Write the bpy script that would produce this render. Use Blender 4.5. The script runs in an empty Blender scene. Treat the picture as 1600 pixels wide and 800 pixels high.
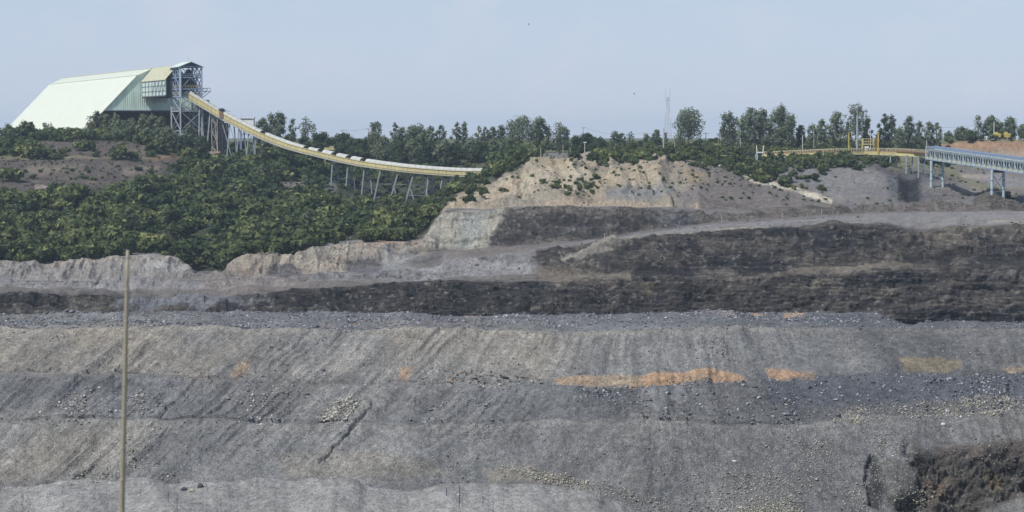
import bpy, math, random
import numpy as np
from mathutils import Vector
R = math.radians
C = bpy.context.scene
# ------------------------------------------------------------------ camera, sky, sun, exposure
FPX = 3465.0                       # focal length in pixels of the 1600 px wide photograph
PITCH = math.atan(185/FPX)
cam_d = bpy.data.cameras.new('camera'); cam = bpy.data.objects.new('camera', cam_d)
C.collection.objects.link(cam); C.camera = cam
cam.location = (0, 0, 0); cam.rotation_euler = (R(90)-PITCH, 0, 0)
cam_d.sensor_width = 36; cam_d.lens = FPX*36/1600
cam_d.clip_start = .5; cam_d.clip_end = 30000
cam_d.dof.use_dof = True; cam_d.dof.focus_distance = 800; cam_d.dof.aperture_fstop = 2.6
W = bpy.data.worlds.new('World'); C.world = W; W.use_nodes = True
SUN = Vector((-.47, -.42, .77)).normalized()
SUN_EL = math.asin(SUN.z); SUN_AZ = math.atan2(SUN.x, SUN.y)
nt = W.node_tree; nt.nodes.clear()
sky = nt.nodes.new('ShaderNodeTexSky'); sky.sky_type = 'NISHITA'; sky.sun_disc = False
sky.sun_elevation = SUN_EL; sky.sun_rotation = SUN_AZ
sky.altitude = 300; sky.air_density = 1.0; sky.dust_density = .3; sky.ozone_density = 3.0
bg = nt.nodes.new('ShaderNodeBackground'); bg.inputs[1].default_value = .085
wo = nt.nodes.new('ShaderNodeOutputWorld')
tcw = nt.nodes.new('ShaderNodeTexCoord')
mp = nt.nodes.new('ShaderNodeMapping'); mp.inputs['Scale'].default_value = (1, 1, 1.6)
nz = nt.nodes.new('ShaderNodeTexNoise'); nz.inputs['Scale'].default_value = 24; nz.inputs['Detail'].default_value = 7; nz.inputs['Roughness'].default_value = .62
rp = nt.nodes.new('ShaderNodeValToRGB'); rp.color_ramp.elements[0].position = .5; rp.color_ramp.elements[1].position = .85
rp.color_ramp.elements[1].color = (.6, .6, .6, 1)
mx = nt.nodes.new('ShaderNodeMix'); mx.data_type = 'RGBA'
mx.inputs['B'].default_value = (6.2, 6.3, 7.3, 1)
hsv = nt.nodes.new('ShaderNodeHueSaturation'); hsv.inputs['Saturation'].default_value = 1.0; hsv.inputs['Value'].default_value = 1.0
nt.links.new(tcw.outputs['Generated'], mp.inputs[0]); nt.links.new(mp.outputs[0], nz.inputs['Vector'])
nt.links.new(nz.outputs['Fac'], rp.inputs[0]); nt.links.new(rp.outputs[0], mx.inputs['Factor'])
# low, hazy air: the sky pales evenly towards the horizon
sx = nt.nodes.new('ShaderNodeSeparateXYZ'); nt.links.new(tcw.outputs['Generated'], sx.inputs[0])
hr = nt.nodes.new('ShaderNodeValToRGB'); hr.color_ramp.elements[0].position = .0; hr.color_ramp.elements[0].color = (.86,)*3+(1,)
hr.color_ramp.elements[1].position = .6; hr.color_ramp.elements[1].color = (.2,)*3+(1,)
nt.links.new(sx.outputs['Z'], hr.inputs[0])
hz = nt.nodes.new('ShaderNodeMix'); hz.data_type = 'RGBA'; hz.inputs['B'].default_value = (4.85, 5.65, 7.2, 1)
nt.links.new(hr.outputs[0], hz.inputs['Factor'])
nt.links.new(sky.outputs[0], hsv.inputs['Color']); nt.links.new(hsv.outputs[0], hz.inputs['A']); nt.links.new(hz.outputs['Result'], mx.inputs['A'])
nt.links.new(mx.outputs['Result'], bg.inputs[0]); nt.links.new(bg.outputs[0], wo.inputs[0])
sun_d = bpy.data.lights.new('sun', 'SUN'); sun = bpy.data.objects.new('sun', sun_d); C.collection.objects.link(sun)
sun_d.energy = 3.9; sun_d.angle = R(.8); sun_d.color = (1, .97, .93)
sun.rotation_euler = SUN.to_track_quat('Z', 'Y').to_euler()
C.view_settings.view_transform = 'Standard'; C.view_settings.look = 'None'
C.view_settings.exposure = 0.35; C.view_settings.gamma = 1; C.view_settings.use_curve_mapping = False
C.cycles.volume_bounces = 0; C.cycles.max_bounces = 4; C.cycles.transparent_max_bounces = 8
rng = np.random.default_rng(7)

# ------------------------------------------------------------------ helpers
ST, CT = math.sin(PITCH), math.cos(PITCH)
def pts3(u, v, Y):
    """photo pixel (1600x800) and distance north of the camera -> world points"""
    u = np.asarray(u, float); v = np.asarray(v, float); Y = np.asarray(Y, float)
    cx = (u-800)/FPX; cy = (400-v)/FPX
    dy = CT+cy*ST; dz = -ST+cy*CT
    k = Y/dy
    return np.stack(np.broadcast_arrays(cx*k, Y, dz*k), -1)
def P(u, v, Y): return Vector(pts3(u, v, Y).tolist())

def _hash(ix, iy, iz, seed):
    h = (ix*374761393 + iy*668265263 + iz*2147483647 + seed*974634777).astype(np.uint64) & np.uint64(0xffffffff)
    h = ((h ^ (h >> np.uint64(13)))*np.uint64(1274126177)) & np.uint64(0xffffffff)
    h = ((h ^ (h >> np.uint64(16)))*np.uint64(2246822519)) & np.uint64(0xffffffff)
    h = h ^ (h >> np.uint64(15))
    return (h & np.uint64(0xffffff)).astype(np.float64)/0xffffff
def vnoise(x, y, z=0., seed=0):
    x, y, z = np.broadcast_arrays(np.asarray(x, float), np.asarray(y, float), np.asarray(z, float))
    ix, iy, iz = np.floor(x).astype(np.int64), np.floor(y).astype(np.int64), np.floor(z).astype(np.int64)
    fx, fy, fz = x-ix, y-iy, z-iz
    fx = fx*fx*(3-2*fx); fy = fy*fy*(3-2*fy); fz = fz*fz*(3-2*fz)
    def h(a, b, c): return _hash(ix+a, iy+b, iz+c, seed)
    x00 = h(0,0,0)*(1-fx)+h(1,0,0)*fx; x10 = h(0,1,0)*(1-fx)+h(1,1,0)*fx
    if np.all(z == 0): return (x00*(1-fy)+x10*fy)*2-1
    x01 = h(0,0,1)*(1-fx)+h(1,0,1)*fx; x11 = h(0,1,1)*(1-fx)+h(1,1,1)*fx
    return ((x00*(1-fy)+x10*fy)*(1-fz)+(x01*(1-fy)+x11*fy)*fz)*2-1
def fbm(x, y, z=0., oct=4, seed=0, rough=.5):
    s = 0; a = 1; t = 0
    for o in range(oct):
        f = 2.03**o
        s = s + a*vnoise(np.asarray(x)*f+o*17.3, np.asarray(y)*f-o*9.1, np.asarray(z)*f+(o*5.7 if np.any(np.asarray(z)) else 0), seed+o)
        t += a; a *= rough
    return s/t
def ridged(x, y, z=0., oct=4, seed=0):
    s = 0; a = 1; t = 0
    for o in range(oct):
        f = 2.1**o
        s = s + a*(1-np.abs(vnoise(np.asarray(x)*f+o*7.7, np.asarray(y)*f+o*3.1, np.asarray(z)*f+(o*5.7 if np.any(np.asarray(z)) else 0), seed+o))*2)
        t += a; a *= .5
    return s/t
def sstep(a, b, x):
    t = np.clip((x-a)/(b-a), 0, 1); return t*t*(3-2*t)
def polymask(u, v, poly, soft=3.):
    """soft inside mask of a polygon"""
    poly = np.array(poly, float); out = np.zeros(u.shape)
    lo = poly.min(0)-soft*2; hi = poly.max(0)+soft*2
    sel = (u > lo[0]) & (u < hi[0]) & (v > lo[1]) & (v < hi[1])
    if not sel.any(): return out
    x = u[sel]; y = v[sel]; ins = np.zeros(x.shape, bool); d2 = np.full(x.shape, 1e12)
    n = len(poly)
    for i in range(n):
        x1, y1 = poly[i]; x2, y2 = poly[(i+1) % n]
        if y1 != y2:
            c = ((y1 > y) != (y2 > y)) & (x < (x2-x1)*(y-y1)/(y2-y1)+x1); ins ^= c
        ex, ey = x2-x1, y2-y1; L = ex*ex+ey*ey+1e-9
        t = np.clip(((x-x1)*ex+(y-y1)*ey)/L, 0, 1)
        d2 = np.minimum(d2, (x-x1-t*ex)**2+(y-y1-t*ey)**2)
    d = np.sqrt(d2)*np.where(ins, 1, -1)
    out[sel] = sstep(-soft, soft, d)
    return out

# materials
def new_mat(name, col=(.5,.5,.5), rough=.85, metal=0., spec=.3):
    m = bpy.data.materials.new(name); m.use_nodes = True
    b = m.node_tree.nodes['Principled BSDF']
    b.inputs['Base Color'].default_value = (*col, 1); b.inputs['Roughness'].default_value = rough
    b.inputs['Metallic'].default_value = metal; b.inputs['Specular IOR Level'].default_value = spec
    return m, m.node_tree, b
def nmath(t, op, a, b=None, clamp=False):
    n = t.nodes.new('ShaderNodeMath'); n.operation = op; n.use_clamp = clamp
    for i, s in enumerate((a, b)):
        if s is None: continue
        if isinstance(s, (int, float)): n.inputs[i].default_value = s
        else: t.links.new(s, n.inputs[i])
    return n.outputs[0]
def nnoise(t, vec, scale, detail=5, rough=.6):
    n = t.nodes.new('ShaderNodeTexNoise'); n.inputs['Scale'].default_value = scale
    n.inputs['Detail'].default_value = detail; n.inputs['Roughness'].default_value = rough
    t.links.new(vec, n.inputs['Vector']); return n.outputs['Fac']
def nramp(t, fac, stops):
    r = t.nodes.new('ShaderNodeValToRGB'); e = r.color_ramp.elements
    while len(e) < len(stops): e.new(.5)
    for k, (p, c) in enumerate(stops):
        e[k].position = p; e[k].color = (*c, 1) if isinstance(c, tuple) else (c, c, c, 1)
    t.links.new(fac, r.inputs[0]); return r.outputs[0]
def nmix(t, fac, a, b, mode='MIX'):
    n = t.nodes.new('ShaderNodeMix'); n.data_type = 'RGBA'; n.blend_type = mode
    for key, s in (('Factor', fac), ('A', a), ('B', b)):
        if isinstance(s, (int, float)): n.inputs[key].default_value = s
        elif isinstance(s, tuple): n.inputs[key].default_value = (*s, 1)
        else: t.links.new(s, n.inputs[key])
    return n.outputs['Result']
def painted(name, col, rough=.6, wear=.25, wear_col=(.16,.1,.06), scale=.6, streak=True, metal=0., var=(.82, 1.1)):
    """weathered paint: uneven fading plus dirt / rust streaks"""
    m, t, b = new_mat(name, col, rough, metal)
    tc = t.nodes.new('ShaderNodeTexCoord')
    mpn = t.nodes.new('ShaderNodeMapping'); mpn.inputs['Scale'].default_value = (1, 1, .25 if streak else 1)
    t.links.new(tc.outputs['Object'], mpn.inputs[0])
    n1 = nnoise(t, mpn.outputs[0], scale, 6, .65); n2 = nnoise(t, mpn.outputs[0], scale*5, 4, .6)
    f1 = nramp(t, n1, [(.42, 0.), (.72, 1.)]); f2 = nramp(t, n2, [(.3, var[0]), (.7, var[1])])
    c = nmix(t, nmath(t, 'MULTIPLY', f1, wear), tuple(col), tuple(wear_col))
    c = nmix(t, 1., c, f2, 'MULTIPLY')
    t.links.new(c, b.inputs['Base Color'])
    return m

# mesh building
ORG = {}
def tag(o, label=None, cat=None, group=None, kind=None):
    if label: o['label'] = label
    if cat: o['category'] = cat
    if group: o['group'] = group
    if kind: o['kind'] = kind
    return o
def empty(name, loc, label, cat, group=None):
    o = bpy.data.objects.new(name, None); C.collection.objects.link(o); o.location = loc
    o.empty_display_size = .5; ORG[o.name] = Vector(loc)
    return tag(o, label, cat, group)
def link_mesh(name, me, mat, parent=None, origin=(0,0,0)):
    o = bpy.data.objects.new(name, me); C.collection.objects.link(o)
    for m in (mat if isinstance(mat, (list, tuple)) else [mat]): me.materials.append(m)
    if parent is not None: o.parent = parent; ORG[o.name] = ORG[parent.name]
    else: o.location = origin; ORG[o.name] = Vector(origin)
    return o
class MB:
    def __init__(s): s.v = []; s.f = []
    def add(s, vs, fs):
        k = len(s.v); s.v += [tuple(p) for p in vs]; s.f += [tuple(k+i for i in f) for f in fs]; return s
    def prism(s, quadA, quadB):
        n = len(quadA); fs = [tuple(range(n))[::-1], tuple(range(n, 2*n))]
        fs += [(i, (i+1) % n, n+(i+1) % n, n+i) for i in range(n)]
        return s.add(list(quadA)+list(quadB), fs)
    def box(s, c, sx, sy, sz, ax=Vector((1,0,0)), ay=Vector((0,1,0))):
        c = Vector(c); az = Vector((0,0,1)); ax = Vector(ax); ay = Vector(ay)
        q = lambda z: [c+ax*(a*sx/2)+ay*(b*sy/2)+az*(z*sz/2) for a, b in ((-1,-1),(1,-1),(1,1),(-1,1))]
        return s.prism(q(-1), q(1))
    def beam(s, a, b, w, h=None, up=Vector((0,0,1))):
        a = Vector(a); b = Vector(b); h = h or w; d = (b-a)
        if d.length < 1e-6: return s
        d.normalize()
        if abs(d.dot(up)) > .98: up = Vector((0,1,0)) if abs(d.y) < .9 else Vector((1,0,0))
        x = d.cross(up).normalized(); y = x.cross(d)
        q = lambda p: [p+x*(i*w/2)+y*(j*h/2) for i, j in ((-1,-1),(1,-1),(1,1),(-1,1))]
        return s.prism(q(a), q(b))
    def tube(s, a, b, r1, r2=None, n=8):
        a = Vector(a); b = Vector(b); r2 = r1 if r2 is None else r2; d = (b-a).normalized()
        up = Vector((0,0,1)) if abs(d.z) < .9 else Vector((0,1,0))
        x = d.cross(up).normalized(); y = x.cross(d)
        q = lambda p, r: [p+x*(math.cos(t*2*math.pi/n)*r)+y*(math.sin(t*2*math.pi/n)*r) for t in range(n)]
        return s.prism(q(a, r1), q(b, r2))
    def path(s, ps, rs, n=7):
        rings = []
        for i, p in enumerate(ps):
            d = (ps[min(i+1, len(ps)-1)]-ps[max(i-1, 0)]).normalized()
            up = Vector((0,1,0)) if abs(d.y) < .8 else Vector((1,0,0))
            x = d.cross(up).normalized(); y = x.cross(d)
            rings.append([p+x*(math.cos(t*2*math.pi/n)*rs[i])+y*(math.sin(t*2*math.pi/n)*rs[i]) for t in range(n)])
        vs = [q for r in rings for q in r]; m = len(rings)
        fs = [(i*n+j, i*n+(j+1) % n, (i+1)*n+(j+1) % n, (i+1)*n+j) for i in range(m-1) for j in range(n)]
        fs += [tuple(range(n))[::-1], tuple(range((m-1)*n, m*n))]
        return s.add(vs, fs)
    def build(s, name, mat, parent=None, origin=None, smooth=False):
        o0 = ORG[parent.name] if parent is not None else Vector(origin if origin is not None else s.v[0])
        me = bpy.data.meshes.new(name)
        me.from_pydata([(a-o0.x, b-o0.y, c-o0.z) for a, b, c in s.v], [], s.f); me.update()
        if smooth:
            me.polygons.foreach_set('use_smooth', [True]*len(me.polygons))
        return link_mesh(name, me, mat, parent, o0)
def np_mesh(name, V, F, smooth=False, col=None, attrs=None):
    """mesh from numpy arrays; F is (n,3) or (n,4)"""
    me = bpy.data.meshes.new(name); k = F.shape[1]
    me.vertices.add(len(V)); me.vertices.foreach_set('co', np.ascontiguousarray(V, np.float32).ravel())
    me.loops.add(F.size); me.loops.foreach_set('vertex_index', np.ascontiguousarray(F, np.int32).ravel())
    me.polygons.add(len(F)); me.polygons.foreach_set('loop_start', np.arange(0, F.size, k, dtype=np.int32))
    me.polygons.foreach_set('loop_total', np.full(len(F), k, np.int32))
    if smooth: me.polygons.foreach_set('use_smooth', np.ones(len(F), bool))
    me.update(calc_edges=True)
    if col is not None:
        a = me.color_attributes.new('Col', 'FLOAT_COLOR', 'POINT')
        a.data.foreach_set('color', np.concatenate([col, np.ones((len(col), 1))], 1).astype(np.float32).ravel())
    for nm, arr in (attrs or {}).items():
        a = me.attributes.new(nm, 'FLOAT', 'POINT'); a.data.foreach_set('value', arr.astype(np.float32).ravel())
    return me
# ------------------------------------------------------------------ terrain: feature lines surveyed from near to far
UE = np.concatenate([np.arange(-500, -8, 4.), np.arange(-8, 1609, 1.25), np.arange(1612, 2101, 4.)])
NU = len(UE)
def smooth1(a, w):
    k = np.exp(-np.linspace(-2, 2, 2*w+1)**2); k /= k.sum()
    return np.convolve(np.pad(a, w, mode='edge'), k, mode='valid')
LINES = []
def line(pts, n, Y=None, jit=0., rough=0., sm=4, seed=0):
    """pts (u, v[, Y]); n rows up to the next line; jit wobble of v; rough = relief in metres"""
    us = [p[0] for p in pts]
    v = np.interp(UE, us, [p[1] for p in pts])
    y = np.full(NU, float(Y)) if Y is not None else np.interp(UE, us, [p[2] for p in pts])
    v = smooth1(v, sm); y = smooth1(y, 14)
    if jit: v = v + jit*(fbm(UE/38., 3.3, oct=5, seed=seed+50)*1.3)
    if Y is not None or jit: y = y + fbm(UE/70., 9.1, oct=3, seed=seed+90)*(.6 if y.mean() < 450 else 1.5)
    LINES.append((v, y, n, rough))
F2 = 1
# --- the spoil terraces on the near side
line([(0, 905)], 50, Y=296, rough=.25)
line([(-500,752),(0,755),(60,757),(130,752),(200,748),(260,752),(330,758),(400,750),(470,749),(540,751),(575,760),(640,765),(700,760),(740,757),(780,758),(870,766),(930,772),(970,788),(1010,815),(1100,850),(2100,850)], 8, Y=331, jit=4.5, rough=.25, seed=1)
line([(0,800),(900,812),(1000,825),(1100,845),(2100,845)], 130, Y=337, jit=1.5, rough=.3, seed=2)
line([(-500,660),(0,662),(300,664),(600,666),(740,662),(870,658),(1000,659),(1080,664),(1150,668),(1250,664),(1330,658),(1450,650),(1600,642),(2100,630)], 4, Y=352, jit=4.5, rough=.35, seed=3)
line([(-500,656),(0,658),(300,660),(600,662),(740,658),(870,654),(1000,655),(1080,660),(1150,664),(1250,660),(1330,654),(1450,646),(1600,638),(2100,626)], 62, Y=354.5, jit=4.5, rough=.35, seed=3)
line([(-500,590),(0,592),(200,594),(330,602),(450,606),(620,604),(860,604),(1000,606),(1120,602),(1180,595),(1300,593),(1450,590),(1600,586),(2100,580)], 5, Y=362.5, jit=3.5, rough=.35, seed=5)
line([(-500,584),(0,586),(200,588),(330,597),(450,602),(620,600),(860,597),(1000,600),(1120,597),(1180,590),(1300,587),(1450,585),(1600,581),(2100,576)], 80, Y=366.5, jit=3.5, rough=.35, seed=5)
line([(-500,510),(0,512),(200,510),(400,511),(600,513),(830,516),(1000,516),(1150,512),(1330,513),(1450,514),(1600,510),(2100,506)], 24, Y=379, jit=3, rough=.35, seed=7)
line([(-500,487),(0,489),(100,486),(200,487),(430,489),(500,486),(640,488),(690,493),(850,494),(1000,491),(1100,489),(1330,487),(1375,489),(1410,503),(1425,507),(1440,503),(1500,504),(1600,503),(2100,500)], 4, Y=402, jit=2.2, rough=.5, seed=8)
line([(0,560)], 5, Y=418, rough=.3)
I_A = len(LINES)                   # ---- the pit wall
line([(0,640)], 6, Y=440, rough=.3)
line([(0,540)], 6, Y=560, rough=.3)
line([(-500,498,590),(0,498,590),(200,494,592),(330,500,595),(840,505,600),(1300,512,600),(1600,515,600),(2100,515,600)], 62, jit=3, rough=.8, seed=11)
line([(-500,462,597),(0,458,597),(100,457,598),(135,463,600),(200,466,603),(330,469,605),(400,462,606),(500,454,607),(585,445,608),(700,441,608),(830,438,608),(900,436,608),(1000,428,608),(1100,428,608),(1300,425,608),(1500,412,607),(2100,405,607)], 6, jit=5, rough=1.1, seed=12)
line([(-500,450,640),(0,448,640),(200,450,642),(300,452,645),(370,446,645),(450,443,642),(600,437,640),(700,433,638),(820,428,630),(900,428,611),(1000,422,609.3),(1100,421,609.3),(1300,418,609.3),(1500,405,608.5),(2100,398,608.5)], 60, jit=5, rough=.7, seed=13)
line([(-500,445,655),(0,444,655),(200,446,655),(300,447,655),(370,440,655),(450,436,652),(560,433,650),(595,434,648),(640,426,648),(700,413,646),(780,402,645),(800,404,644),(840,392,642),(900,386,628),(1000,374,621),(1060,366,621),(1130,361,621),(1200,355,621),(1300,350,621),(1385,350,621),(1410,358,619),(1440,366,617),(1460,360,619),(1490,352,620),(1530,354,620),(1600,352,621),(2100,350,621)], 6, jit=2.5, rough=1.2, seed=14)
line([(-500,443,665),(0,441,665),(300,443,668),(400,434,670),(560,427,672),(600,424,675),(640,418,675),(700,408,675),(780,396,675),(840,388,675),(900,380,680),(1000,365,690),(1100,352,700),(1200,347,704),(1300,340,708),(1385,334,708),(1500,331,710),(1600,330,712),(2100,328,712)], 4, jit=1, rough=.25, seed=15)
line([(-500,440,674),(0,438,674),(300,439,676),(400,431,680),(480,427,682),(560,422,684),(600,414,686),(660,396,690),(700,391,694),(760,386,700),(840,381,706),(900,377,706),(1000,362,712),(1090,350,716),(1130,346,718),(1200,342,720),(1300,335,722),(1400,331,724),(2100,325,728)], 56, jit=1, rough=.4, seed=16)
line([(-500,414,688),(0,413,688),(60,416,688),(110,410,688),(150,408,688),(200,402,688),(240,398,688),(278,399,688),(290,410,688),(303,431,688),(350,432,690),(363,414,690),(383,398,691),(420,400,691),(462,403,692),(485,388,694),(530,381,698),(590,379,702),(640,379,704),(665,374,708),(680,350,714),(697,333,720),(760,332,722),(830,328,724),(1000,329,726),(1090,332,728),(1105,339,732),(1200,338,736),(1300,331,740),(1400,328,744),(2100,322,744)], 6, jit=1.6, rough=1.1, sm=3, seed=17)
line([(-500,402,715),(0,402,715),(150,398,712),(240,392,712),(300,424,715),(350,424,716),(385,393,712),(480,384,714),(560,373,720),(640,371,726),(665,367,732),(680,344,740),(697,327,748),(760,326,752),(830,322,756),(1000,322,758),(1090,325,758),(1200,329,758),(1300,325,760),(1400,323,760),(2100,318,762)], 40, jit=1, rough=.5, seed=18)
I_B = len(LINES)                   # ---- the hillside and the upper slope
line([(-500,322,800),(0,322,800),(200,326,800),(300,345,795),(400,340,800),(560,342,810),(600,346,815),(650,338,800),(680,312,796),(720,296,796),(760,281,800),(800,268,806),(822,262,810),(860,259,812),(890,257,814),(915,262,818),(930,268,818),(960,258,815),(1007,250,812),(1035,252,812),(1065,257,812),(1120,268,808),(1190,287,804),(1250,303,798),(1300,318,788),(1350,319,784),(1400,319,784),(1600,318,788),(2100,318,788)], 34, jit=2, rough=.9, seed=19)
line([(-500,275,870),(0,272,870),(200,276,870),(300,285,870),(420,296,872),(540,310,878),(600,327,880),(650,320,876),(700,300,870),(760,281,866),(795,268,862),(822,254,858),(900,249,855),(1000,246,852),(1060,250,850),(1100,252,848),(1130,259,846),(1190,273,842),(1230,262,846),(1260,254,850),(1300,250,850),(1370,254,848),(1390,268,838),(1410,280,830),(1440,284,828),(1480,290,828),(1520,299,832),(1560,302,835),(2100,300,840)], 26, jit=1.5, rough=.7, seed=20)
line([(-500,228,950),(0,232,950),(60,222,950),(200,222,950),(250,236,950),(330,258,945),(420,262,945),(480,275,940),(540,285,935),(600,290,935),(700,272,935),(760,256,940),(820,243,945),(900,243,945),(1000,241,945),(1200,241,945),(1380,245,940),(1440,256,925),(1480,266,915),(1540,274,915),(2100,272,915)], 12, jit=1.2, rough=.5, seed=21)
line([(-500,216,1010),(0,216,1010),(200,214,1010),(300,230,1000),(400,240,1000),(500,245,1000),(600,246,1000),(760,243,1000),(820,239,1000),(900,239,1000),(1200,235,1000),(1400,235,1000),(1450,240,985),(1480,252,970),(1530,259,965),(1600,262,965),(2100,262,965)], 8, jit=.6, rough=.3, seed=22)
line([(-500,211,1080),(0,211,1080),(200,212,1080),(300,222,1080),(500,234,1060),(700,234,1060),(820,233,1060),(1000,231,1050),(1300,228,1040),(1420,229,1010),(1460,225,990),(1500,221,982),(1540,219,980),(1600,218,980),(2100,216,980)], 10, jit=.8, rough=.3, seed=23)
line([(-500,213,1500),(0,213,1500),(400,222,1500),(1500,221,1500),(2100,219,1500)], 8, rough=.5)
line([(-500,215,2500),(400,219,2500),(2100,218,2500)], 4, rough=1)
line([(-500,216,6000),(2100,216,6000)], 0, rough=1)

rowsP, rowsV, rowsK, rowsR = [], [], [], []
for k, (v, y, n, rg) in enumerate(LINES):
    a = pts3(UE, v, y)
    if k == len(LINES)-1:
        rowsP.append(a); rowsV.append(v); rowsK.append(float(k)); rowsR.append(rg); break
    v2, y2, _, rg2 = LINES[k+1]; b = pts3(UE, v2, y2)
    for j in range(n):
        t = j/n
        q = a*(1-t)+b*t
        rowsP.append(q); rowsV.append(None); rowsK.append(k+t); rowsR.append(rg*(1-t)+rg2*t)
G = np.stack(rowsP)                                        # rows x cols x 3
KK = np.array(rowsK)[:, None]*np.ones((1, NU)); RR = np.array(rowsR)[:, None]*np.ones((1, NU))
GU = np.ones((len(rowsP), 1))*UE[None, :]
def proj_v(g):
    Y = g[..., 1]; z = g[..., 2]
    dzr = z/Y                                              # (-ST+cy CT)/(CT+cy ST)
    cy = (dzr*CT+ST)/(CT-dzr*ST)
    return 400-cy*FPX
GV = proj_v(G)
rowA = int(np.searchsorted(np.array(rowsK), I_A)); rowB = int(np.searchsorted(np.array(rowsK), I_B))

# relief
X, Yw, Z = G[..., 0], G[..., 1], G[..., 2]
slant = np.interp(UE, [-500,0,650,850,1000,1300,1450,2100], [1.1,1.1,.95,.5,.05,-.55,-.4,-.3])[None, :]
S = GU + (GV-500)*slant                                    # runs across the fall line of the tipped spoil
dump = (KK < I_A+1)
d = fbm(X/9., Yw/9., Z/9., oct=6, seed=3, rough=.52)*RR*1.6
gul = ridged(S/26., GV/260., oct=4, seed=31)
gul2 = vnoise(S/7., GV/90., seed=33)
faceD = ((KK > 2) & (KK < 3)) | ((KK > 6) & (KK < 7)) | ((KK > 4) & (KK < 5)) | ((KK > 0) & (KK < 1))
Sw = S+fbm(X/11., Yw/11., Z/11., oct=4, seed=35)*11
gmod = np.clip(.35+fbm(X/30., Yw/30., Z/30., oct=3, seed=36)*1.6, 0, 1.2)
d = d + np.where(dump & faceD, ridged(Sw/62., GV/190., oct=5, seed=31)*1.25*gmod+fbm(Sw/11., GV/80., oct=3, seed=33)*.26*gmod, 0)
d = d + np.where(KK < 1.1, ridged((GU+fbm(X/9., Yw/9., oct=3, seed=42)*40)/90., GV/70., oct=3, seed=44)*.55, 0)
d = d + np.where(dump, fbm(X/1.7, Yw/1.7, Z/1.7, oct=3, seed=37)*.12*(.4+np.clip(fbm(X/8., Yw/8., Z/8., oct=3, seed=38)*2, 0, 1)), 0)
wav = np.where(dump, fbm(X/26., Yw/26., Z/26., oct=3, seed=39)*1.3*((KK > .4) & (KK < 8)), 0); d = d + wav
# big slumps on the lower right of the spoil
def bump(cu, cv, ru, rv, h, p=1.):
    r2 = ((GU-cu)/ru)**2+((GV-cv)/rv)**2
    return h*np.exp(-r2*p)
uw = GU+fbm(X/5., Yw/5., Z/5., oct=4, seed=70)*14; vw = GV+fbm(X/5., Yw/5., Z/5., oct=4, seed=71)*9
vis = (KK <= 8.2)
pit = polymask(uw, vw, [(1418,695),(1445,712),(1520,708),(1640,700),(1900,720),(1900,790),(1600,775),(1500,812),(1400,800),(1432,750)], 12)*vis
crag = ridged(X/3.2, Z/1.6, Yw/3.2, oct=5, seed=75)
d = d + pit*(-1.7+crag*1.6+fbm(X/2.4, Z/2.4, Yw/2.4, oct=5, seed=76, rough=.65)*2.6)
d = d + polymask(uw, vw, [(1376,728),(1405,722),(1424,742),(1428,775),(1400,795),(1382,785),(1370,755)], 4)*vis*1.3
d = d - polymask(uw, vw, [(1358,715),(1372,722),(1378,760),(1372,800),(1352,790)], 4)*vis*1.0
crk = polymask(GU+fbm(GU/9., GV/9., oct=4, seed=5)*9, GV, [(580,632),(583,633),(558,672),(529,699),(500,724),(499,721),(528,694),(554,668)], 3.5)*vis
d = d - crk*.7
d = d + (bump(265,795,40,22,1.3)+bump(340,790,30,30,1.)+bump(90,785,50,26,1.)+bump(700,790,40,24,1.1)+bump(470,780,60,22,.8))*vis*(KK < 1.2)
# rock faces of the pit wall: broken ledges and gullies
wall = ((KK > I_A+2) & (KK < I_A+3)) | ((KK > I_A+4) & (KK < I_A+5)) | ((KK > I_A+7) & (KK < I_A+8))
wm = np.where(wall, 1., 0.)
kf = KK-np.floor(KK); wm = wm*sstep(0, .15, kf)*sstep(1, .85, kf)*.8+wm*.2
tilt = Z+X*.02
led = ridged(X/8., tilt/1.8, Yw/8., oct=5, seed=41); flu = ridged(X/4.5, tilt/9., Yw/14., oct=4, seed=43)
softL = np.interp(UE, [-500,350,690,760,2100], [1.,1.,.9,.25,.15])[None, :]
wallamp = np.where(KK > I_A+7, softL, np.interp(UE, [-500,350,2100], [.3,.3,.3])[None, :])
fine = ridged(X/1.9, tilt/.8, Yw/1.9, oct=4, seed=45)
wx = X+fbm(X/6., Z/3., Yw/6., oct=3, seed=401)*2.5; wz = tilt+fbm(X/14., Z/5., Yw/14., oct=4, seed=402)*1.6
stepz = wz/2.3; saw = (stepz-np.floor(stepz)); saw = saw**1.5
row_ = np.floor(wz/1.15); bl1 = _hash(np.floor(wx/2.1+row_*.37).astype(np.int64), row_.astype(np.int64), np.zeros(X.shape, np.int64), 5)
bl2 = _hash(np.floor(wx/.8+np.floor(wz/.55)*.41).astype(np.int64), np.floor(wz/.55).astype(np.int64), np.zeros(X.shape, np.int64), 9)
butt = ridged((GU+(GV-430)*.9+fbm(X/12., Z/12., oct=3, seed=404)*30)/95., GV/160., oct=4, seed=403)
d = d + wm*(1-wallamp)*(saw*.8+bl1*.5+bl2*.28+butt*1.7)
d = d + wm*(led*(1-wallamp)*.9+flu*wallamp*2.2) + wm*fbm(X/16., Z/7., Yw/16., oct=3, seed=47)*1.8 + wm*(1-wallamp)*fine*.3 + wm*(1-wallamp)*fbm(X/3., tilt/2., Yw/3., oct=4, seed=49, rough=.6)*.9
up = (KK > I_B-1) & (KK < I_B+1) & (GU > 660)
upf = np.where(up, sstep(660, 720, GU), 0)
upf = upf*(.2+.8*sstep(1130, 1060, GU))
d = d + upf*(ridged((GU+(GV-290)*-.3+fbm(X/10., Yw/10., oct=3, seed=52)*18)/34., GV/90., oct=5, seed=51)*2.7+fbm(X/14., Yw/14., Z/14., oct=4, seed=53)*1.6)
d = d + np.where(KK > I_B, bump(1398,288,20,30,2.5)*0-bump(1422,296,14,22,3.5), 0)
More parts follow.
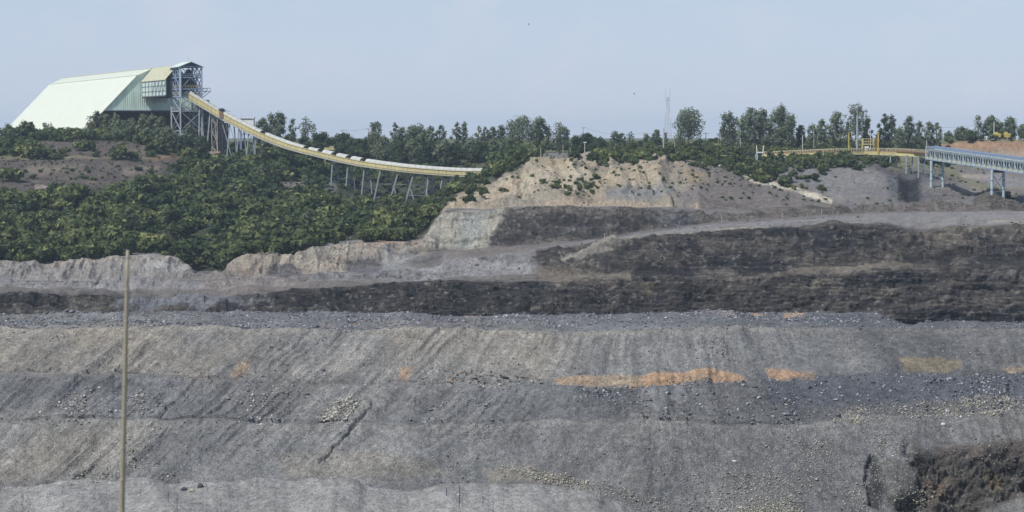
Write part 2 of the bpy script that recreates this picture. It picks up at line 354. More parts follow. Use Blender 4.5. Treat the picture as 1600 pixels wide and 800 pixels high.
d = d + np.where((KK > I_B-1) & (KK < I_B+1.0), bump(1552,316,26,12,4.2), 0) + np.where((KK > I_B-1) & (KK < I_B+1.), bump(1598,318,14,8,3), 0)
# normals of the base surface -> push outwards
def grid_normals(g):
    du = np.gradient(g, axis=1); dv = np.gradient(g, axis=0)
    n = np.cross(du, dv); n /= np.linalg.norm(n, axis=-1, keepdims=True)+1e-9
    return n*np.where(n[..., 2:3] < 0, -1, 1)
N = grid_normals(G)
far = sstep(1100, 2500, Yw)
G = G + N*(d*(1-far))[..., None]
GVd = proj_v(G)
def col_at(u):
    return int(np.clip(np.searchsorted(UE, u), 1, NU-1))
def gz(u, Y):
    """ground height in the column u (photo pixel) at the distance Y"""
    j = col_at(u); ys = np.maximum.accumulate(G[:, j, 1])
    return float(np.interp(Y, ys, G[:, j, 2]))
def on(u, Y, dz=0.):
    x = (u-800)/FPX*Y*1.0
    return Vector((x, Y, gz(u, Y)+dz))

# ------------------------------------------------------------------ colours of soil, rock and coal
def lerp(a, b, t): return a*(1-t[..., None])+np.array(b)*t[..., None]
GREY=(.155,.157,.158); LG=(.215,.214,.208); DG=(.082,.083,.088); BG=(.112,.117,.127); COAL=(.021,.021,.024); BROWN=(.125,.105,.09)
TAN=(.27,.232,.18); PALE=(.38,.345,.28); ORANGE=(.36,.225,.14); RED=(.30,.155,.09); SOIL=(.04,.045,.026); PURP=(.088,.071,.068)
n_big = fbm(X/28., Yw/28., Z/28., oct=4, seed=60); n_mid = fbm(X/6., Yw/6., Z/6., oct=4, seed=61); n_fin = fbm(X/1.3, Yw/1.3, Z/1.3, oct=3, seed=62)
streak = fbm(Sw/34., GV/210., oct=5, seed=63, rough=.6); streak2 = fbm(Sw/9., GV/80., oct=5, seed=64, rough=.66)*np.clip(.6+n_big*2, .15, 1.1)
wu = GU+fbm(X/7., Yw/7., Z/7., oct=5, seed=65, rough=.62)*20; wv = GV+fbm(X/7., Yw/7., Z/7., oct=5, seed=66, rough=.62)*12
su = GU+fbm(GU/30., GV/30., oct=3, seed=67)*5; sv = GV+fbm(GU/24., GV/24., oct=4, seed=68)*4
col = np.ones(G.shape)*np.array(GREY)
A = KK < I_A
B = (KK >= I_A) & (KK < I_B-1); H = KK >= I_B-1
def paint(mask, c, amt=1.):
    global col
    col = lerp(col, c, np.clip(mask*amt, 0, 1))
# spoil
Kn = KK+np.where(KK < I_A, fbm(X/9., Yw/9., Z/9., oct=4, seed=77)*.32, 0)
paint(A*np.clip(.5+streak*2.2, 0, 1), LG, .6)
paint(A*np.clip(.12+streak2*2.4, 0, 1), DG, .46); paint(A*np.clip(-.25-streak2*2.4, 0, 1), (.27,.265,.25), .6)
paint(A*np.clip(n_big*2.5-.1, 0, 1), TAN, .22)
paint(A*((KK > 6) & (KK < 7))*np.clip(.25+streak*1.5, 0, 1)*sstep(700, 100, GU), TAN, .42)
paint(A*sstep(3.9,4.1,Kn)*sstep(6.1,5.9,Kn), BG, .4); paint(A*sstep(3.9,4.1,Kn)*sstep(6.1,5.9,Kn)*sstep(900,1200,GU), DG, .5)
paint(A*sstep(6.82, 6.97, KK+n_mid*.08)*(KK < 7.1), (.26,.245,.215), .55); paint(A*sstep(2.85, 2.98, KK+n_mid*.08)*(KK < 3.1), (.24,.235,.22), .4)
paint(A*sstep(6.95, 7.15, Kn), BG, .6); paint(A*(KK > 7.1)*np.clip(n_mid*3, 0, 1), (.2,.205,.215), .5)
paint(A*(KK < 1.6)*(GU < 1060), (.245,.24,.232), .85); paint(A*(KK > 1.6)*sstep(2.5, 2.1, Kn)*(GU < 1000), DG, .5)  # dark strip behind the near mound's crest is shadow painted into the colour
paint(A*sstep(850, 1500, GU)*(KK > 2), DG, .42)
def spot(poly, c, amt=1., soft=6, m=1., warp=1):
    paint(polymask(wu if warp else su, wv if warp else sv, poly, soft)*m, c, amt)
spot([(-60,500),(250,505),(330,600),(200,590),(60,595),(-60,600)], TAN, .35, 30, A)
spot([(100,505),(230,505),(215,530),(110,545)], TAN, .35, 18, A)
spot([(60,690),(150,668),(260,672),(200,720),(120,745),(0,740)], TAN, .3, 20, A)
spot([(430,715),(520,700),(680,722),(700,742),(560,750),(450,745)], TAN, .28, 12, A)
spot([(600,500),(860,520),(850,590),(620,560)], TAN, .35, 25, A)
spot([(750,735),(830,730),(890,752),(760,757)], TAN, .4, 6, A)
spot([(-60,588),(240,590),(300,606),(120,625),(-60,640)], BG, .65, 6, A)
spot([(1240,610),(1620,600),(1620,642),(1240,660)], DG, .35, 10, A)
spot([(920,602),(990,602),(1010,655),(940,660),(900,640)], COAL, .35, 12, A)
spot([(1200,590),(1620,588),(1620,622),(1200,632)], (.07,.078,.095), .75, 10, A)
spot([(1270,490),(1350,492),(1340,510),(1290,508)], (.07,.078,.095), .7, 8, A)
spot([(1340,515),(1500,520),(1600,560),(1600,590),(1380,590),(1370,545)], DG, .5, 18, A)
spot([(660,668),(1000,665),(1330,672),(1390,760),(1370,820),(1100,820),(800,720)], DG, .33, 40, A)
spot([(210,700),(330,640),(470,610),(400,680),(260,745)], DG, .35, 22, A)
spot([(620,660),(690,605),(715,605),(650,670)], DG, .5, 7, A)
spot([(700,670),(740,665),(690,730),(660,735)], DG, .35, 10, A)
spot([(1418,695),(1445,712),(1520,708),(1640,700),(1900,720),(1900,790),(1600,775),(1500,812),(1400,800),(1432,750)], (.068,.062,.056), .9, 9, A)
spot([(1460,700),(1620,690),(1620,712),(1470,716)], (.09,.078,.068), .8, 6, A)
spot([(1450,755),(1485,745),(1475,785),(1450,790)], (.12,.075,.045), .4, 10, A)
spot([(1530,735),(1560,738),(1568,765),(1548,765)], (.13,.10,.05), .5, 5, A)
spot([(1505,722),(1620,722),(1620,740),(1510,734)], COAL, .8, 5, A); spot([(1425,715),(1462,722),(1440,735),(1425,730)], COAL, .9, 4, A)
spot([(1358,715),(1372,722),(1378,760),(1372,800),(1352,790)], COAL, .75, 4, A)
spot([(1376,728),(1405,722),(1424,742),(1428,775),(1400,795),(1382,785),(1370,755)], (.10,.097,.09), .8, 4, A)
def spot2(poly, c, amt=1., soft=2., m=1.): paint(polymask(su, sv, poly, soft)*m, c, amt)
orm = A*(.93+n_fin*.2)
spot2([(866,590),(905,585),(960,585),(1000,588),(1050,583),(1085,579),(1120,580),(1150,586),(1168,593),(1140,597),(1080,598),(1040,600),(1005,606),(980,601),(930,602),(872,601)], (.30,.225,.155), .95, 2.4, orm*(1-.5*np.clip(n_mid*3-.6, 0, 1)))
spot2([(1050,583),(1085,579),(1120,580),(1150,586),(1168,593),(1140,597),(1080,598),(1040,600),(1010,604),(1000,590)], (.33,.215,.135), .8, 3.5, orm*(1-.5*np.clip(n_mid*3-.6, 0, 1)))
spot2([(940,588),(990,588),(985,598),(930,598)], (.26,.23,.18), .6, 4, orm)
spot2([(1198,581),(1225,577),(1250,579),(1257,585),(1240,588),(1235,592),(1202,591)], (.33,.215,.135), .95, 2.4, orm*(1-.5*np.clip(n_mid*3-.6, 0, 1)))
spot2([(1255,578),(1272,580),(1275,592),(1250,590)], (.30,.21,.14), .7, 3, orm)
spot2([(1404,563),(1440,561),(1500,563),(1505,572),(1480,585),(1415,583)], (.185,.155,.11), .9, 3, orm)
spot2([(1568,571),(1610,570),(1610,582),(1575,582)], (.24,.19,.14), .8, 3, orm)
spot2([(360,592),(375,572),(393,565),(388,582),(365,600)], (.32,.24,.17), .8, 4, orm)
spot2([(622,598),(628,582),(645,578),(640,598)], (.33,.22,.15), .8, 4, orm)
spot2([(690,489),(745,491),(740,495),(690,494)], (.38,.27,.19), .9, 1.5, A); spot2([(1165,488),(1192,485),(1192,490),(1168,494)], (.38,.27,.19), .9, 1.5, A)
spot2([(1222,487),(1262,488),(1255,493),(1225,493)], (.38,.27,.19), .8, 1.5, A); spot2([(1095,488),(1150,491),(1150,494),(1100,493)], (.33,.25,.19), .7, 1.5, A)
spot2([(500,500),(560,498),(575,506),(500,508)], (.27,.20,.15), .5, 2, A)
# pit walls
K = KK-I_A
paint(B*1., (.15,.14,.14))
paint(B*(K >= 2)*(K < 3), (.075,.068,.062)); paint(B*(K >= 3)*(K < 4)*sstep(900, 800, GU), (.14,.125,.115)); paint(B*(K >= 3)*(K < 4.1)*sstep(800, 900, GU), (.062,.055,.052)); paint(B*(K >= 3)*(K < 4.1)*sstep(800, 900, GU)*np.clip(n_big*3+.2, 0, 1), (.12,.10,.085), .8)
paint(B*(K >= 4)*(K < 5)*sstep(820, 860, GU), (.085,.074,.066))
paint(B*(K >= 4)*(K < 5)*sstep(850, 820, GU), (.20,.19,.195))
paint(B*(K >= 5)*(K < 6.2), (.20,.188,.185))
m7 = B*(K >= 7)*(K <= 8.2)
paint(m7*sstep(380, 340, GU), (.20,.188,.18)); paint(m7*sstep(340, 380, GU)*sstep(700, 660, GU), (.25,.215,.18))
paint(m7*sstep(660, 700, GU), (.12,.105,.095))
for poly, c, a, s in [
  ([(-60,462),(100,459),(104,482),(40,486),(-60,486)], COAL, .75, 4),
  ([(118,458),(200,460),(255,468),(200,474),(125,472)], COAL, .6, 4),
  ([(330,466),(400,461),(500,454),(585,446),(840,439),(930,444),(930,505),(330,500)], COAL, .78, 5),
  ([(850,396),(910,390),(1000,381),(1100,369),(1200,363),(1290,362),(1380,362),(1400,372),(1350,388),(1290,384),(1180,384),(1230,398),(1222,425),(1100,432),(1010,440),(1000,500),(850,500),(930,440),(1010,400),(950,402),(850,412)], COAL, .82, 7),
  ([(1000,390),(1070,395),(1110,400),(1220,400),(1222,424),(1100,432),(1050,450),(1005,440),(990,410)], COAL, .6, 8),
  ([(1240,432),(1300,425),(1420,424),(1492,428),(1500,440),(1400,470),(1450,500),(1250,505),(1180,500),(1020,500),(1050,470),(1150,440)], COAL, .78, 9),
  ([(1375,484),(1500,478),(1620,472),(1800,470),(1800,520),(1375,520)], COAL, .95, 4),
  ([(1410,380),(1500,376),(1610,395),(1610,425),(1530,428),(1430,405)], COAL, .7, 10),
  ([(960,430),(1020,410),(1030,470),(960,480)], (.05,.05,.056), .5, 10),
  ([(690,333),(760,331),(810,333),(790,350),(760,386),(663,386),(676,355)], (.29,.275,.235), .9, 5),
  ([(725,340),(760,336),(755,370),(715,385)], (.22,.235,.235), .6, 8),
  ([(800,333),(880,334),(1085,334),(1090,352),(1000,360),(940,372),(870,374),(800,382),(765,378),(790,350)], COAL, .72, 6),
  ([(790,333),(1085,334),(1080,340),(900,345),(800,343)], (.12,.105,.095), .6, 4),
  ([(1015,335),(1085,336),(1082,352),(1030,352)], (.10,.105,.115), .7, 4),
  ([(415,420),(460,416),(490,428),(450,437),(410,434)], (.08,.08,.09), .75, 5),
  ([(540,412),(600,408),(590,430),(540,432)], (.10,.10,.115), .7, 6),
  ([(480,428),(560,426),(560,436),(470,438)], (.12,.12,.135), .6, 4),
  ([(590,385),(640,390),(660,405),(600,432),(585,430),(600,400)], (.20,.205,.21), .7, 7),
  ([(640,405),(690,402),(690,415),(650,422)], (.07,.065,.06), .7, 5),
  ([(700,390),(840,384),(860,395),(780,402),(700,408)], (.15,.125,.11), .7, 6),
  ([(560,373),(640,372),(645,384),(560,386)], (.30,.215,.165), .6, 6),
  ([(455,402),(490,388),(560,378),(560,400),(470,415)], (.30,.275,.235), .6, 6),
  ([(205,402),(285,400),(295,425),(230,420)], (.27,.265,.255), .7, 5),
  ([(-60,410),(150,407),(290,398),(295,406),(150,415),(-60,420)], (.28,.235,.195), .5, 3),
  ([(180,472),(330,463),(420,470),(330,490),(180,488)], (.15,.155,.175), .8, 5),
  ([(300,432),(500,436),(480,452),(330,462)], (.17,.145,.13), .6, 6),
  ([(1430,362),(1500,352),(1560,354),(1480,385),(1440,380)], (.15,.125,.10), .7, 6),
  ([(1290,352),(1410,352),(1430,368),(1330,370)], (.15,.145,.15), .7, 6),
  ([(1240,400),(1380,405),(1395,425),(1240,426)], (.13,.11,.095), .7, 6),
  ([(1480,425),(1610,430),(1610,475),(1490,472)], (.105,.092,.085), .7, 9),
  ([(1240,445),(1310,440),(1360,455),(1260,470)], (.13,.115,.09), .6, 8),
  ([(600,434),(840,396),(830,425),(700,436),(600,440)], (.21,.205,.215), .8, 3),
  ([(700,410),(770,404),(740,425),(700,436)], (.15,.14,.145), .5, 6),
  ([(880,415),(905,400),(900,418),(888,428)], (.15,.155,.17), .8, 2),
]: spot(poly, c, a, s, B)
mR = B*(K >= 1.95)*(K < 5.05)*sstep(838, 852, GU)
paint(mR, (.078,.069,.062)); paint(B*(K >= 5.05)*(K < 6.2), (.19,.18,.178), .3)
for poly, c, a, s in [
  ([(840,422),(920,418),(1000,418),(990,440),(900,442),(845,440)], (.15,.13,.108), .8, 6),
  ([(1090,432),(1140,420),(1222,430),(1160,450),(1100,447)], (.12,.105,.092), .7, 6),
  ([(1215,414),(1300,405),(1400,404),(1420,415),(1390,425),(1230,430)], (.135,.118,.10), .8, 6),
  ([(1435,366),(1500,350),(1565,358),(1510,390),(1440,388)], (.145,.125,.10), .8, 6),
  ([(1510,420),(1640,420),(1640,472),(1480,476),(1500,450)], (.085,.077,.072), .8, 8),
  ([(900,400),(960,385),(985,380),(940,405),(905,415)], (.19,.175,.155), .6, 4),
  ([(990,418),(1012,397),(1040,380),(1085,384),(1104,420),(1075,442),(1010,452),(985,440)], COAL, .9, 6),
  ([(1098,402),(1222,397),(1222,424),(1150,430),(1135,418),(1100,420)], COAL, .9, 5),
  ([(1080,366),(1222,361),(1226,372),(1140,378),(1090,376)], COAL, .8, 4),
  ([(842,390),(905,394),(885,402),(905,412),(848,416)], COAL, .6, 4),
  ([(908,424),(950,400),(1000,376),(1012,385),(960,414),(915,427)], COAL, .65, 4),
  ([(945,414),(1000,394),(992,414),(952,421)], COAL, .7, 3),
  ([(820,446),(860,440),(885,456),(1000,456),(1080,444),(1120,462),(1222,446),(1222,505),(820,505)], COAL, .75, 7),
  ([(1200,365),(1300,358),(1400,360),(1406,370),(1362,380),(1382,388),(1340,400),(1290,410),(1270,398),(1290,385),(1200,373)], COAL, .9, 5),
  ([(1200,393),(1262,388),(1330,386),(1302,400),(1286,418),(1270,402),(1218,401),(1224,420),(1200,426)], COAL, .85, 4),
  ([(1360,389),(1420,384),(1500,396),(1492,411),(1420,413),(1408,400)], COAL, .7, 5),
  ([(1505,370),(1540,374),(1562,379),(1532,396),(1500,386)], COAL, .75, 5),
  ([(1560,394),(1640,388),(1640,416),(1520,421),(1500,411)], COAL, .85, 6),
  ([(1200,436),(1310,431),(1360,427),(1492,424),(1502,436),(1462,441),(1352,452),(1328,457),(1300,441),(1200,452)], COAL, .9, 4),
  ([(1200,456),(1250,471),(1332,457),(1402,466),(1482,451),(1502,461),(1402,482),(1280,505),(1200,505)], COAL, .7, 6),
  ([(1255,446),(1312,437),(1302,450),(1265,457)], (.17,.155,.12), .6, 4), ([(1350,452),(1402,444),(1388,460),(1355,467)], (.17,.145,.12), .6, 4),
  ([(1000,448),(1025,446),(1022,462),(1002,460)], (.15,.13,.08), .6, 3),
  ([(1385,489),(1640,482),(1640,515),(1400,515)], (.02,.02,.024), .95, 3),
]: spot(poly, c, a, s, B)
bands = ridged(X/40., (Z+X*.03+fbm(X/20., Z/6., oct=3, seed=81)*1.6)/2.4, oct=4, seed=80)
paint(B*wall*np.clip(bands*1.6-.4, 0, 1)*sstep(330, 360, GU), (.022,.022,.026), .5)
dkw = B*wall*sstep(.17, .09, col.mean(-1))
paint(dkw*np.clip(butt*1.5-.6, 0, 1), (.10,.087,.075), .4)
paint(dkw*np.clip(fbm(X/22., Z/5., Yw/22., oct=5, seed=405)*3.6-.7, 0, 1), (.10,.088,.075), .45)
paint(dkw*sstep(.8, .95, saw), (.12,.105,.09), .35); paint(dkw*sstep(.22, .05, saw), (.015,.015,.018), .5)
paint(dkw*(bl1 > .85), (.11,.10,.09), .22); paint(dkw*(bl1 < .2), (.02,.02,.024), .3); paint(dkw*(bl2 > .93), (.2,.18,.16), .4)
paint(dkw*np.clip(fbm(X/10., Z/10., Yw/10., oct=4, seed=406)*4-1.6, 0, 1), (.085,.09,.10), .6)
def strip(pts, w, c, a=1., m=1.):
    p = [(x, y-w) for x, y in pts]+[(x, y+w) for x, y in pts][::-1]
    paint(polymask(su, sv, p, 1.6)*m, c, a)
strip([(960,385),(1005,375),(1060,367),(1130,361),(1200,356)], 2, (.30,.27,.22), .8, B)
strip([(880,408),(920,395),(960,385)], 2.5, (.25,.23,.2), .7, B)
strip([(400,437),(480,432),(560,430)], 2, (.21,.2,.2), .8, B)
# upper slope, plateau and hillside
K = KK-I_B
paint(H*1., SOIL)
uH = H*polymask(su+n_mid*8, sv, [(655,420),(668,362),(700,325),(735,297),(775,278),(812,262),(830,240),(2500,150),(2500,450)], 4)
paint(uH, (.25,.215,.17)); paint(uH*sstep(1040, 1120, GU), (.155,.135,.125))
paint(H*(K > 1.2)*sstep(700,840,GU), (.17,.16,.10)); paint(H*sstep(2.8, 3.5, K), (.12,.125,.07))
for poly, c, a, s in [
  ([(690,322),(830,318),(1100,322),(1100,328),(690,332)], (.33,.265,.20), .85, 2.5),
  ([(700,330),(770,290),(820,262),(860,262),(900,258),(925,268),(900,300),(850,290),(800,318)], (.36,.31,.235), .85, 8),
  ([(740,325),(800,308),(860,312),(850,325)], (.22,.195,.165), .7, 6),
  ([(940,275),(1000,252),(1030,256),(1030,285),(980,295),(930,300)], (.33,.27,.195), .7, 8),
  ([(950,300),(1000,292),(1060,288),(1050,310),(985,318),(950,315)], (.175,.175,.18), .85, 7),
  ([(880,300),(940,305),(930,322),(880,320)], (.24,.19,.14), .6, 7),
  ([(1060,262),(1100,268),(1110,290),(1075,290)], (.26,.20,.13), .6, 6),
  ([(1075,290),(1120,275),(1200,292),(1290,320),(1200,332),(1100,330)], (.145,.125,.12), .8, 6),
  ([(1060,300),(1085,295),(1085,330),(1060,328)], (.13,.125,.13), .7, 4),
  ([(1080,310),(1180,320),(1200,335),(1100,335)], (.11,.095,.088), .6, 5),
  ([(1190,262),(1260,256),(1300,270),(1300,300),(1240,290)], (.14,.14,.15), .85, 6),
  ([(1260,265),(1350,262),(1400,280),(1400,312),(1320,312),(1270,305)], (.165,.16,.165), .8, 8),
  ([(1250,250),(1370,250),(1390,270),(1350,262),(1250,262)], (.07,.065,.07), .75, 4),
  ([(1380,268),(1440,262),(1500,280),(1490,312),(1390,312)], (.085,.085,.095), .85, 8),
  ([(1405,276),(1438,272),(1440,314),(1405,314)], COAL, .95, 5),
  ([(1440,285),(1500,280),(1540,300),(1500,310),(1450,300)], (.17,.15,.14), .7, 7),
  ([(1480,258),(1640,265),(1640,300),(1510,280)], (.155,.14,.14), .8, 5),
  ([(1500,272),(1540,270),(1640,286),(1640,300),(1560,292)], (.19,.18,.19), .9, 3),
  ([(1500,270),(1545,273),(1540,279),(1505,277)], (.33,.28,.22), .8, 2),
  ([(1575,303),(1640,305),(1640,318),(1590,318)], (.30,.26,.21), .8, 2),
  ([(1300,318),(1450,312),(1600,312),(1640,328),(1300,330)], (.135,.13,.135), .85, 4),
  ([(1515,330),(1525,308),(1560,300),(1585,310),(1592,330)], (.085,.075,.062), .85, 4),
  ([(1440,226),(1500,220),(1700,217),(1700,240),(1560,236),(1500,234),(1440,238)], (.27,.165,.11), .85, 3),
  ([(1450,236),(1560,236),(1700,236),(1700,256),(1560,254),(1480,246)], (.31,.255,.21), .8, 5),
  ([(1560,236),(1700,235),(1700,243),(1600,242)], (.33,.21,.14), .6, 3),
  ([(820,241),(850,236),(900,250),(890,262),(845,262)], (.32,.26,.18), .9, 3),
  ([(822,235),(905,240),(905,244),(900,253),(870,248),(835,244)], (.15,.145,.15), .85, 2),
  ([(900,233),(960,234),(955,240),(905,240)], (.28,.17,.115), .85, 2),
  ([(955,229),(980,228),(980,234),(958,236)], (.28,.165,.11), .85, 2),
  ([(35,222),(120,218),(210,219),(245,234),(230,247),(80,247),(40,238)], PURP, .92, 5),
  ([(-60,246),(180,248),(290,250),(320,260),(270,266),(240,280),(100,302),(-60,302)], PURP, .92, 4),
  ([(40,262),(100,258),(130,265),(60,274)], (.21,.175,.14), .6, 6),
  ([(190,262),(250,258),(250,268),(195,272)], (.21,.175,.14), .6, 5),
  ([(55,290),(78,288),(80,296),(58,297)], (.24,.20,.18), .8, 2),
  ([(100,303),(145,303),(140,312),(100,312)], (.2,.165,.14), .8, 3),
  ([(-60,243),(300,246),(300,249),(-60,248)], (.19,.165,.105), .8, 1.5),
  ([(170,240),(225,228),(230,242),(190,248)], (.19,.16,.12), .5, 4),
  ([(235,244),(270,240),(290,250),(240,253)], (.22,.13,.09), .5, 3),
  ([(415,288),(475,284),(490,296),(470,306),(500,322),(450,312),(420,300)], (.19,.155,.145), .9, 3),
  ([(500,285),(520,275),(530,295),(515,305)], (.14,.14,.16), .7, 4),
  ([(540,306),(590,318),(590,330),(560,326)], (.13,.13,.14), .6, 4),
  ([(660,305),(700,298),(700,310),(660,318)], (.17,.16,.17), .7, 4),
  ([(563,382),(575,352),(592,338),(602,344),(590,362),(606,382),(640,392),(560,392)], (.31,.215,.155), .95, 4),
  ([(600,372),(660,368),(690,345),(720,312),(760,290),(720,330),(690,335),(670,372)], (.27,.22,.16), .8, 3),
  ([(770,300),(815,266),(800,300),(760,318)], (.33,.25,.18), .7, 5),
  ([(300,425),(360,425),(352,432),(300,434)], (.2,.15,.12), .7, 2),
]: spot(poly, c, a, s, H, warp=0)
strip([(1096,250),(1128,258),(1165,272),(1200,286),(1250,301),(1300,316)], 4.3, (.42,.38,.31), 1., H)
strip([(1065,250),(1100,250)], 1.5, (.3,.28,.24), .6, H)
strip([(1540,346),(1600,350)], 1.8, (.33,.3,.25), .9, 1.)
strip([(-60,281),(190,281)], 1., (.06,.05,.05), .8, H)
bare_c = (np.abs(col[..., 0]-.04) > .03).astype(float)
paint(H*np.clip(n_mid*1.6-.1, 0, 1)*(1-uH*.5), (.07,.08,.04), .4)
veg_tan = H*(GU < 660)*np.clip(n_mid*2-.3, 0, 1)
paint(veg_tan*(bare_c*.8+.1), (.19,.16,.12), .5)
col = col*(1+n_fin*.22+n_mid*.18)[..., None]
col = col*np.where((KK < I_A)[..., None], np.array((.945, .945, .93)), np.array((.975, .985, .955)))
col = np.clip(col, .012, .8)

# ------------------------------------------------------------------ ground materials
def ground_mat(name, stone=.35, stone_scale=1.6, bump=.35, pale=(.36,.34,.31), grain=(.62, 1.4), layered=0.):
    m, t, b = new_mat(name, rough=.95, spec=.12)
    at = t.nodes.new('ShaderNodeVertexColor'); at.layer_name = 'Col'
    tc = t.nodes.new('ShaderNodeTexCoord'); o = tc.outputs['Object']
    n1 = nnoise(t, o, 1.1, 6, .7); n2 = nnoise(t, o, .18, 5, .6); n3 = nnoise(t, o, 4.2, 3, .7)
    c = nmix(t, 1., at.outputs['Color'], nramp(t, n1, [(.28, .55), (.72, 1.42)]), 'MULTIPLY')
    c = nmix(t, 1., c, nramp(t, n2, [(.3, .85), (.7, 1.15)]), 'MULTIPLY')
    c = nmix(t, 1., c, nramp(t, n3, [(.3, grain[0]), (.7, grain[1])]), 'MULTIPLY')
    extra = None
    if layered:
        mp_ = t.nodes.new('ShaderNodeMapping'); mp_.inputs['Scale'].default_value = (.45, .45, 1.5); mp_.inputs['Rotation'].default_value = (0, .12, 0); t.links.new(o, mp_.inputs[0])
        l1 = nnoise(t, mp_.outputs[0], .9, 7, .72); l1r = nramp(t, l1, [(.40, .55), (.5, 1.), (.62, 1.45)])
        la = t.nodes.new('ShaderNodeAttribute'); la.attribute_name = 'lay'; lf = nmath(t, 'MULTIPLY', la.outputs['Fac'], layered)
        c = nmix(t, lf, c, nmix(t, 1., c, l1r, 'MULTIPLY'))
        extra = nmath(t, 'MULTIPLY', nmath(t, 'MULTIPLY', l1, lf), 1.6)
    vo = t.nodes.new('ShaderNodeTexVoronoi'); vo.inputs['Scale'].default_value = stone_scale; t.links.new(o, vo.inputs['Vector'])
    sp = t.nodes.new('ShaderNodeAttribute'); sp.attribute_name = 'speck'
    sep = t.nodes.new('ShaderNodeSeparateColor'); t.links.new(vo.outputs['Color'], sep.inputs[0])
    pick = nmath(t, 'LESS_THAN', sep.outputs[0], nmath(t, 'MULTIPLY', sp.outputs['Fac'], stone))
    k = nmath(t, 'MULTIPLY', pick, nmath(t, 'LESS_THAN', vo.outputs['Distance'], .33))
    c = nmix(t, nmath(t, 'MULTIPLY', k, .7), c, pale)
    dk = nmath(t, 'MULTIPLY', nmath(t, 'GREATER_THAN', sep.outputs[1], .8), .5)
    c = nmix(t, nmath(t, 'MULTIPLY', dk, nmath(t, 'LESS_THAN', vo.outputs['Distance'], .42)), c, (.05,.052,.06))
    t.links.new(c, b.inputs['Base Color'])
    bp = t.nodes.new('ShaderNodeBump'); bp.inputs['Strength'].default_value = bump; bp.inputs['Distance'].default_value = .5
    hh = nmath(t, 'ADD', nnoise(t, o, 2.2, 6, .75), nmath(t, 'MULTIPLY', vo.outputs['Distance'], -.35))
    if extra is not None: hh = nmath(t, 'ADD', hh, extra)
    t.links.new(hh, bp.inputs['Height']); t.links.new(bp.outputs[0], b.inputs['Normal'])
    return m
M_spoil = ground_mat('spoil', .35, 3.6, .6, (.34,.335,.32), (.55, 1.5), .8); M_rock = ground_mat('rock', .05, 2.2, .7, (.2,.18,.16), (.7, 1.35), .8); M_soil = ground_mat('soil', .1, 1.6, .5, (.3,.27,.22), (.75, 1.25), .8)
def densA(m=1.):
    s = np.full(GU.shape, .18)
    s += polymask(wu, wv, [(1050,690),(1250,680),(1420,660),(1420,820),(1240,820),(1020,790)], 30)*.8
    s += polymask(wu, wv, [(780,735),(860,740),(980,770),(1100,775),(1250,800),(1000,800)], 12)*.8
    s += polymask(wu, wv, [(1330,630),(1600,620),(1600,645),(1330,660)], 8)*.8
    s += polymask(wu, wv, [(200,487),(640,487),(640,510),(200,510)], 8)*1.2
    s += polymask(wu, wv, [(350,585),(460,585),(450,668),(360,665)], 20)*.9
    s += polymask(wu, wv, [(0,645),(220,600),(200,668),(0,672)], 15)*.6
    return np.clip(s, 0, 1.4)
SPK = np.where(A, densA(), .3)
lumc = col.mean(-1)
LAY = np.clip(sstep(.15, .08, lumc)*(B|(H&(GU > 660)&(col[...,1] < col[...,0]*1.03)))*1.+pit*.9, 0, 1)
def sheet(name, r0, r1, mat, label):
    g = G[r0:r1+1]; n, m = g.shape[:2]
    idx = np.arange(n*m).reshape(n, m)
    F = np.stack([idx[:-1, :-1], idx[:-1, 1:], idx[1:, 1:], idx[1:, :-1]], -1).reshape(-1, 4)
    me = np_mesh(name, g.reshape(-1, 3), F, True, col[r0:r1+1].reshape(-1, 3), {'speck': SPK[r0:r1+1].reshape(-1), 'lay': LAY[r0:r1+1].reshape(-1)})
    return tag(link_mesh(name, me, mat), label, kind='structure')
rowAc = rowA
sheet('spoil_terraces', 0, rowAc, M_spoil, 'grey terraced spoil slopes filling the foreground of the pit')
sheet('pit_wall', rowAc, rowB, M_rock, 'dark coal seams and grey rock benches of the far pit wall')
sheet('hillside', rowB, len(G)-1, M_soil, 'scrubby hillside and plateau above the pit')
# the lookout bank under the camera, running down into the pit
gx = np.linspace(-60, 60, 60); gy = np.array([-60,-20,-5,0,5,10,15,20,26,29,33,40,60,90,130,180,240,300.])
gzv = np.array([-1.8,-1.75,-1.7,-1.7,-2.4,-3.1,-3.9,-4.5,-5.3,-6.6,-9.6,-14,-25,-38,-48,-56,-60,-61.])
LX, LY = np.meshgrid(gx, gy); LX = LX*(1+np.clip(LY, 0, 400)/60.); LZ = gzv[:, None]+fbm(LX/3., LY/3., oct=3, seed=4)*.12
idx = np.arange(LX.size).reshape(LX.shape); F = np.stack([idx[:-1, :-1], idx[:-1, 1:], idx[1:, 1:], idx[1:, :-1]], -1).reshape(-1, 4)
me = np_mesh('lookout_bank', np.stack([LX, LY, LZ], -1).reshape(-1, 3), F, True, np.tile(np.array(TAN)*.8, (LX.size, 1)), {'speck': np.full(LX.size, .2)})
tag(link_mesh('lookout_bank', me, M_soil), 'bare earth bank on the near rim of the pit', kind='structure')
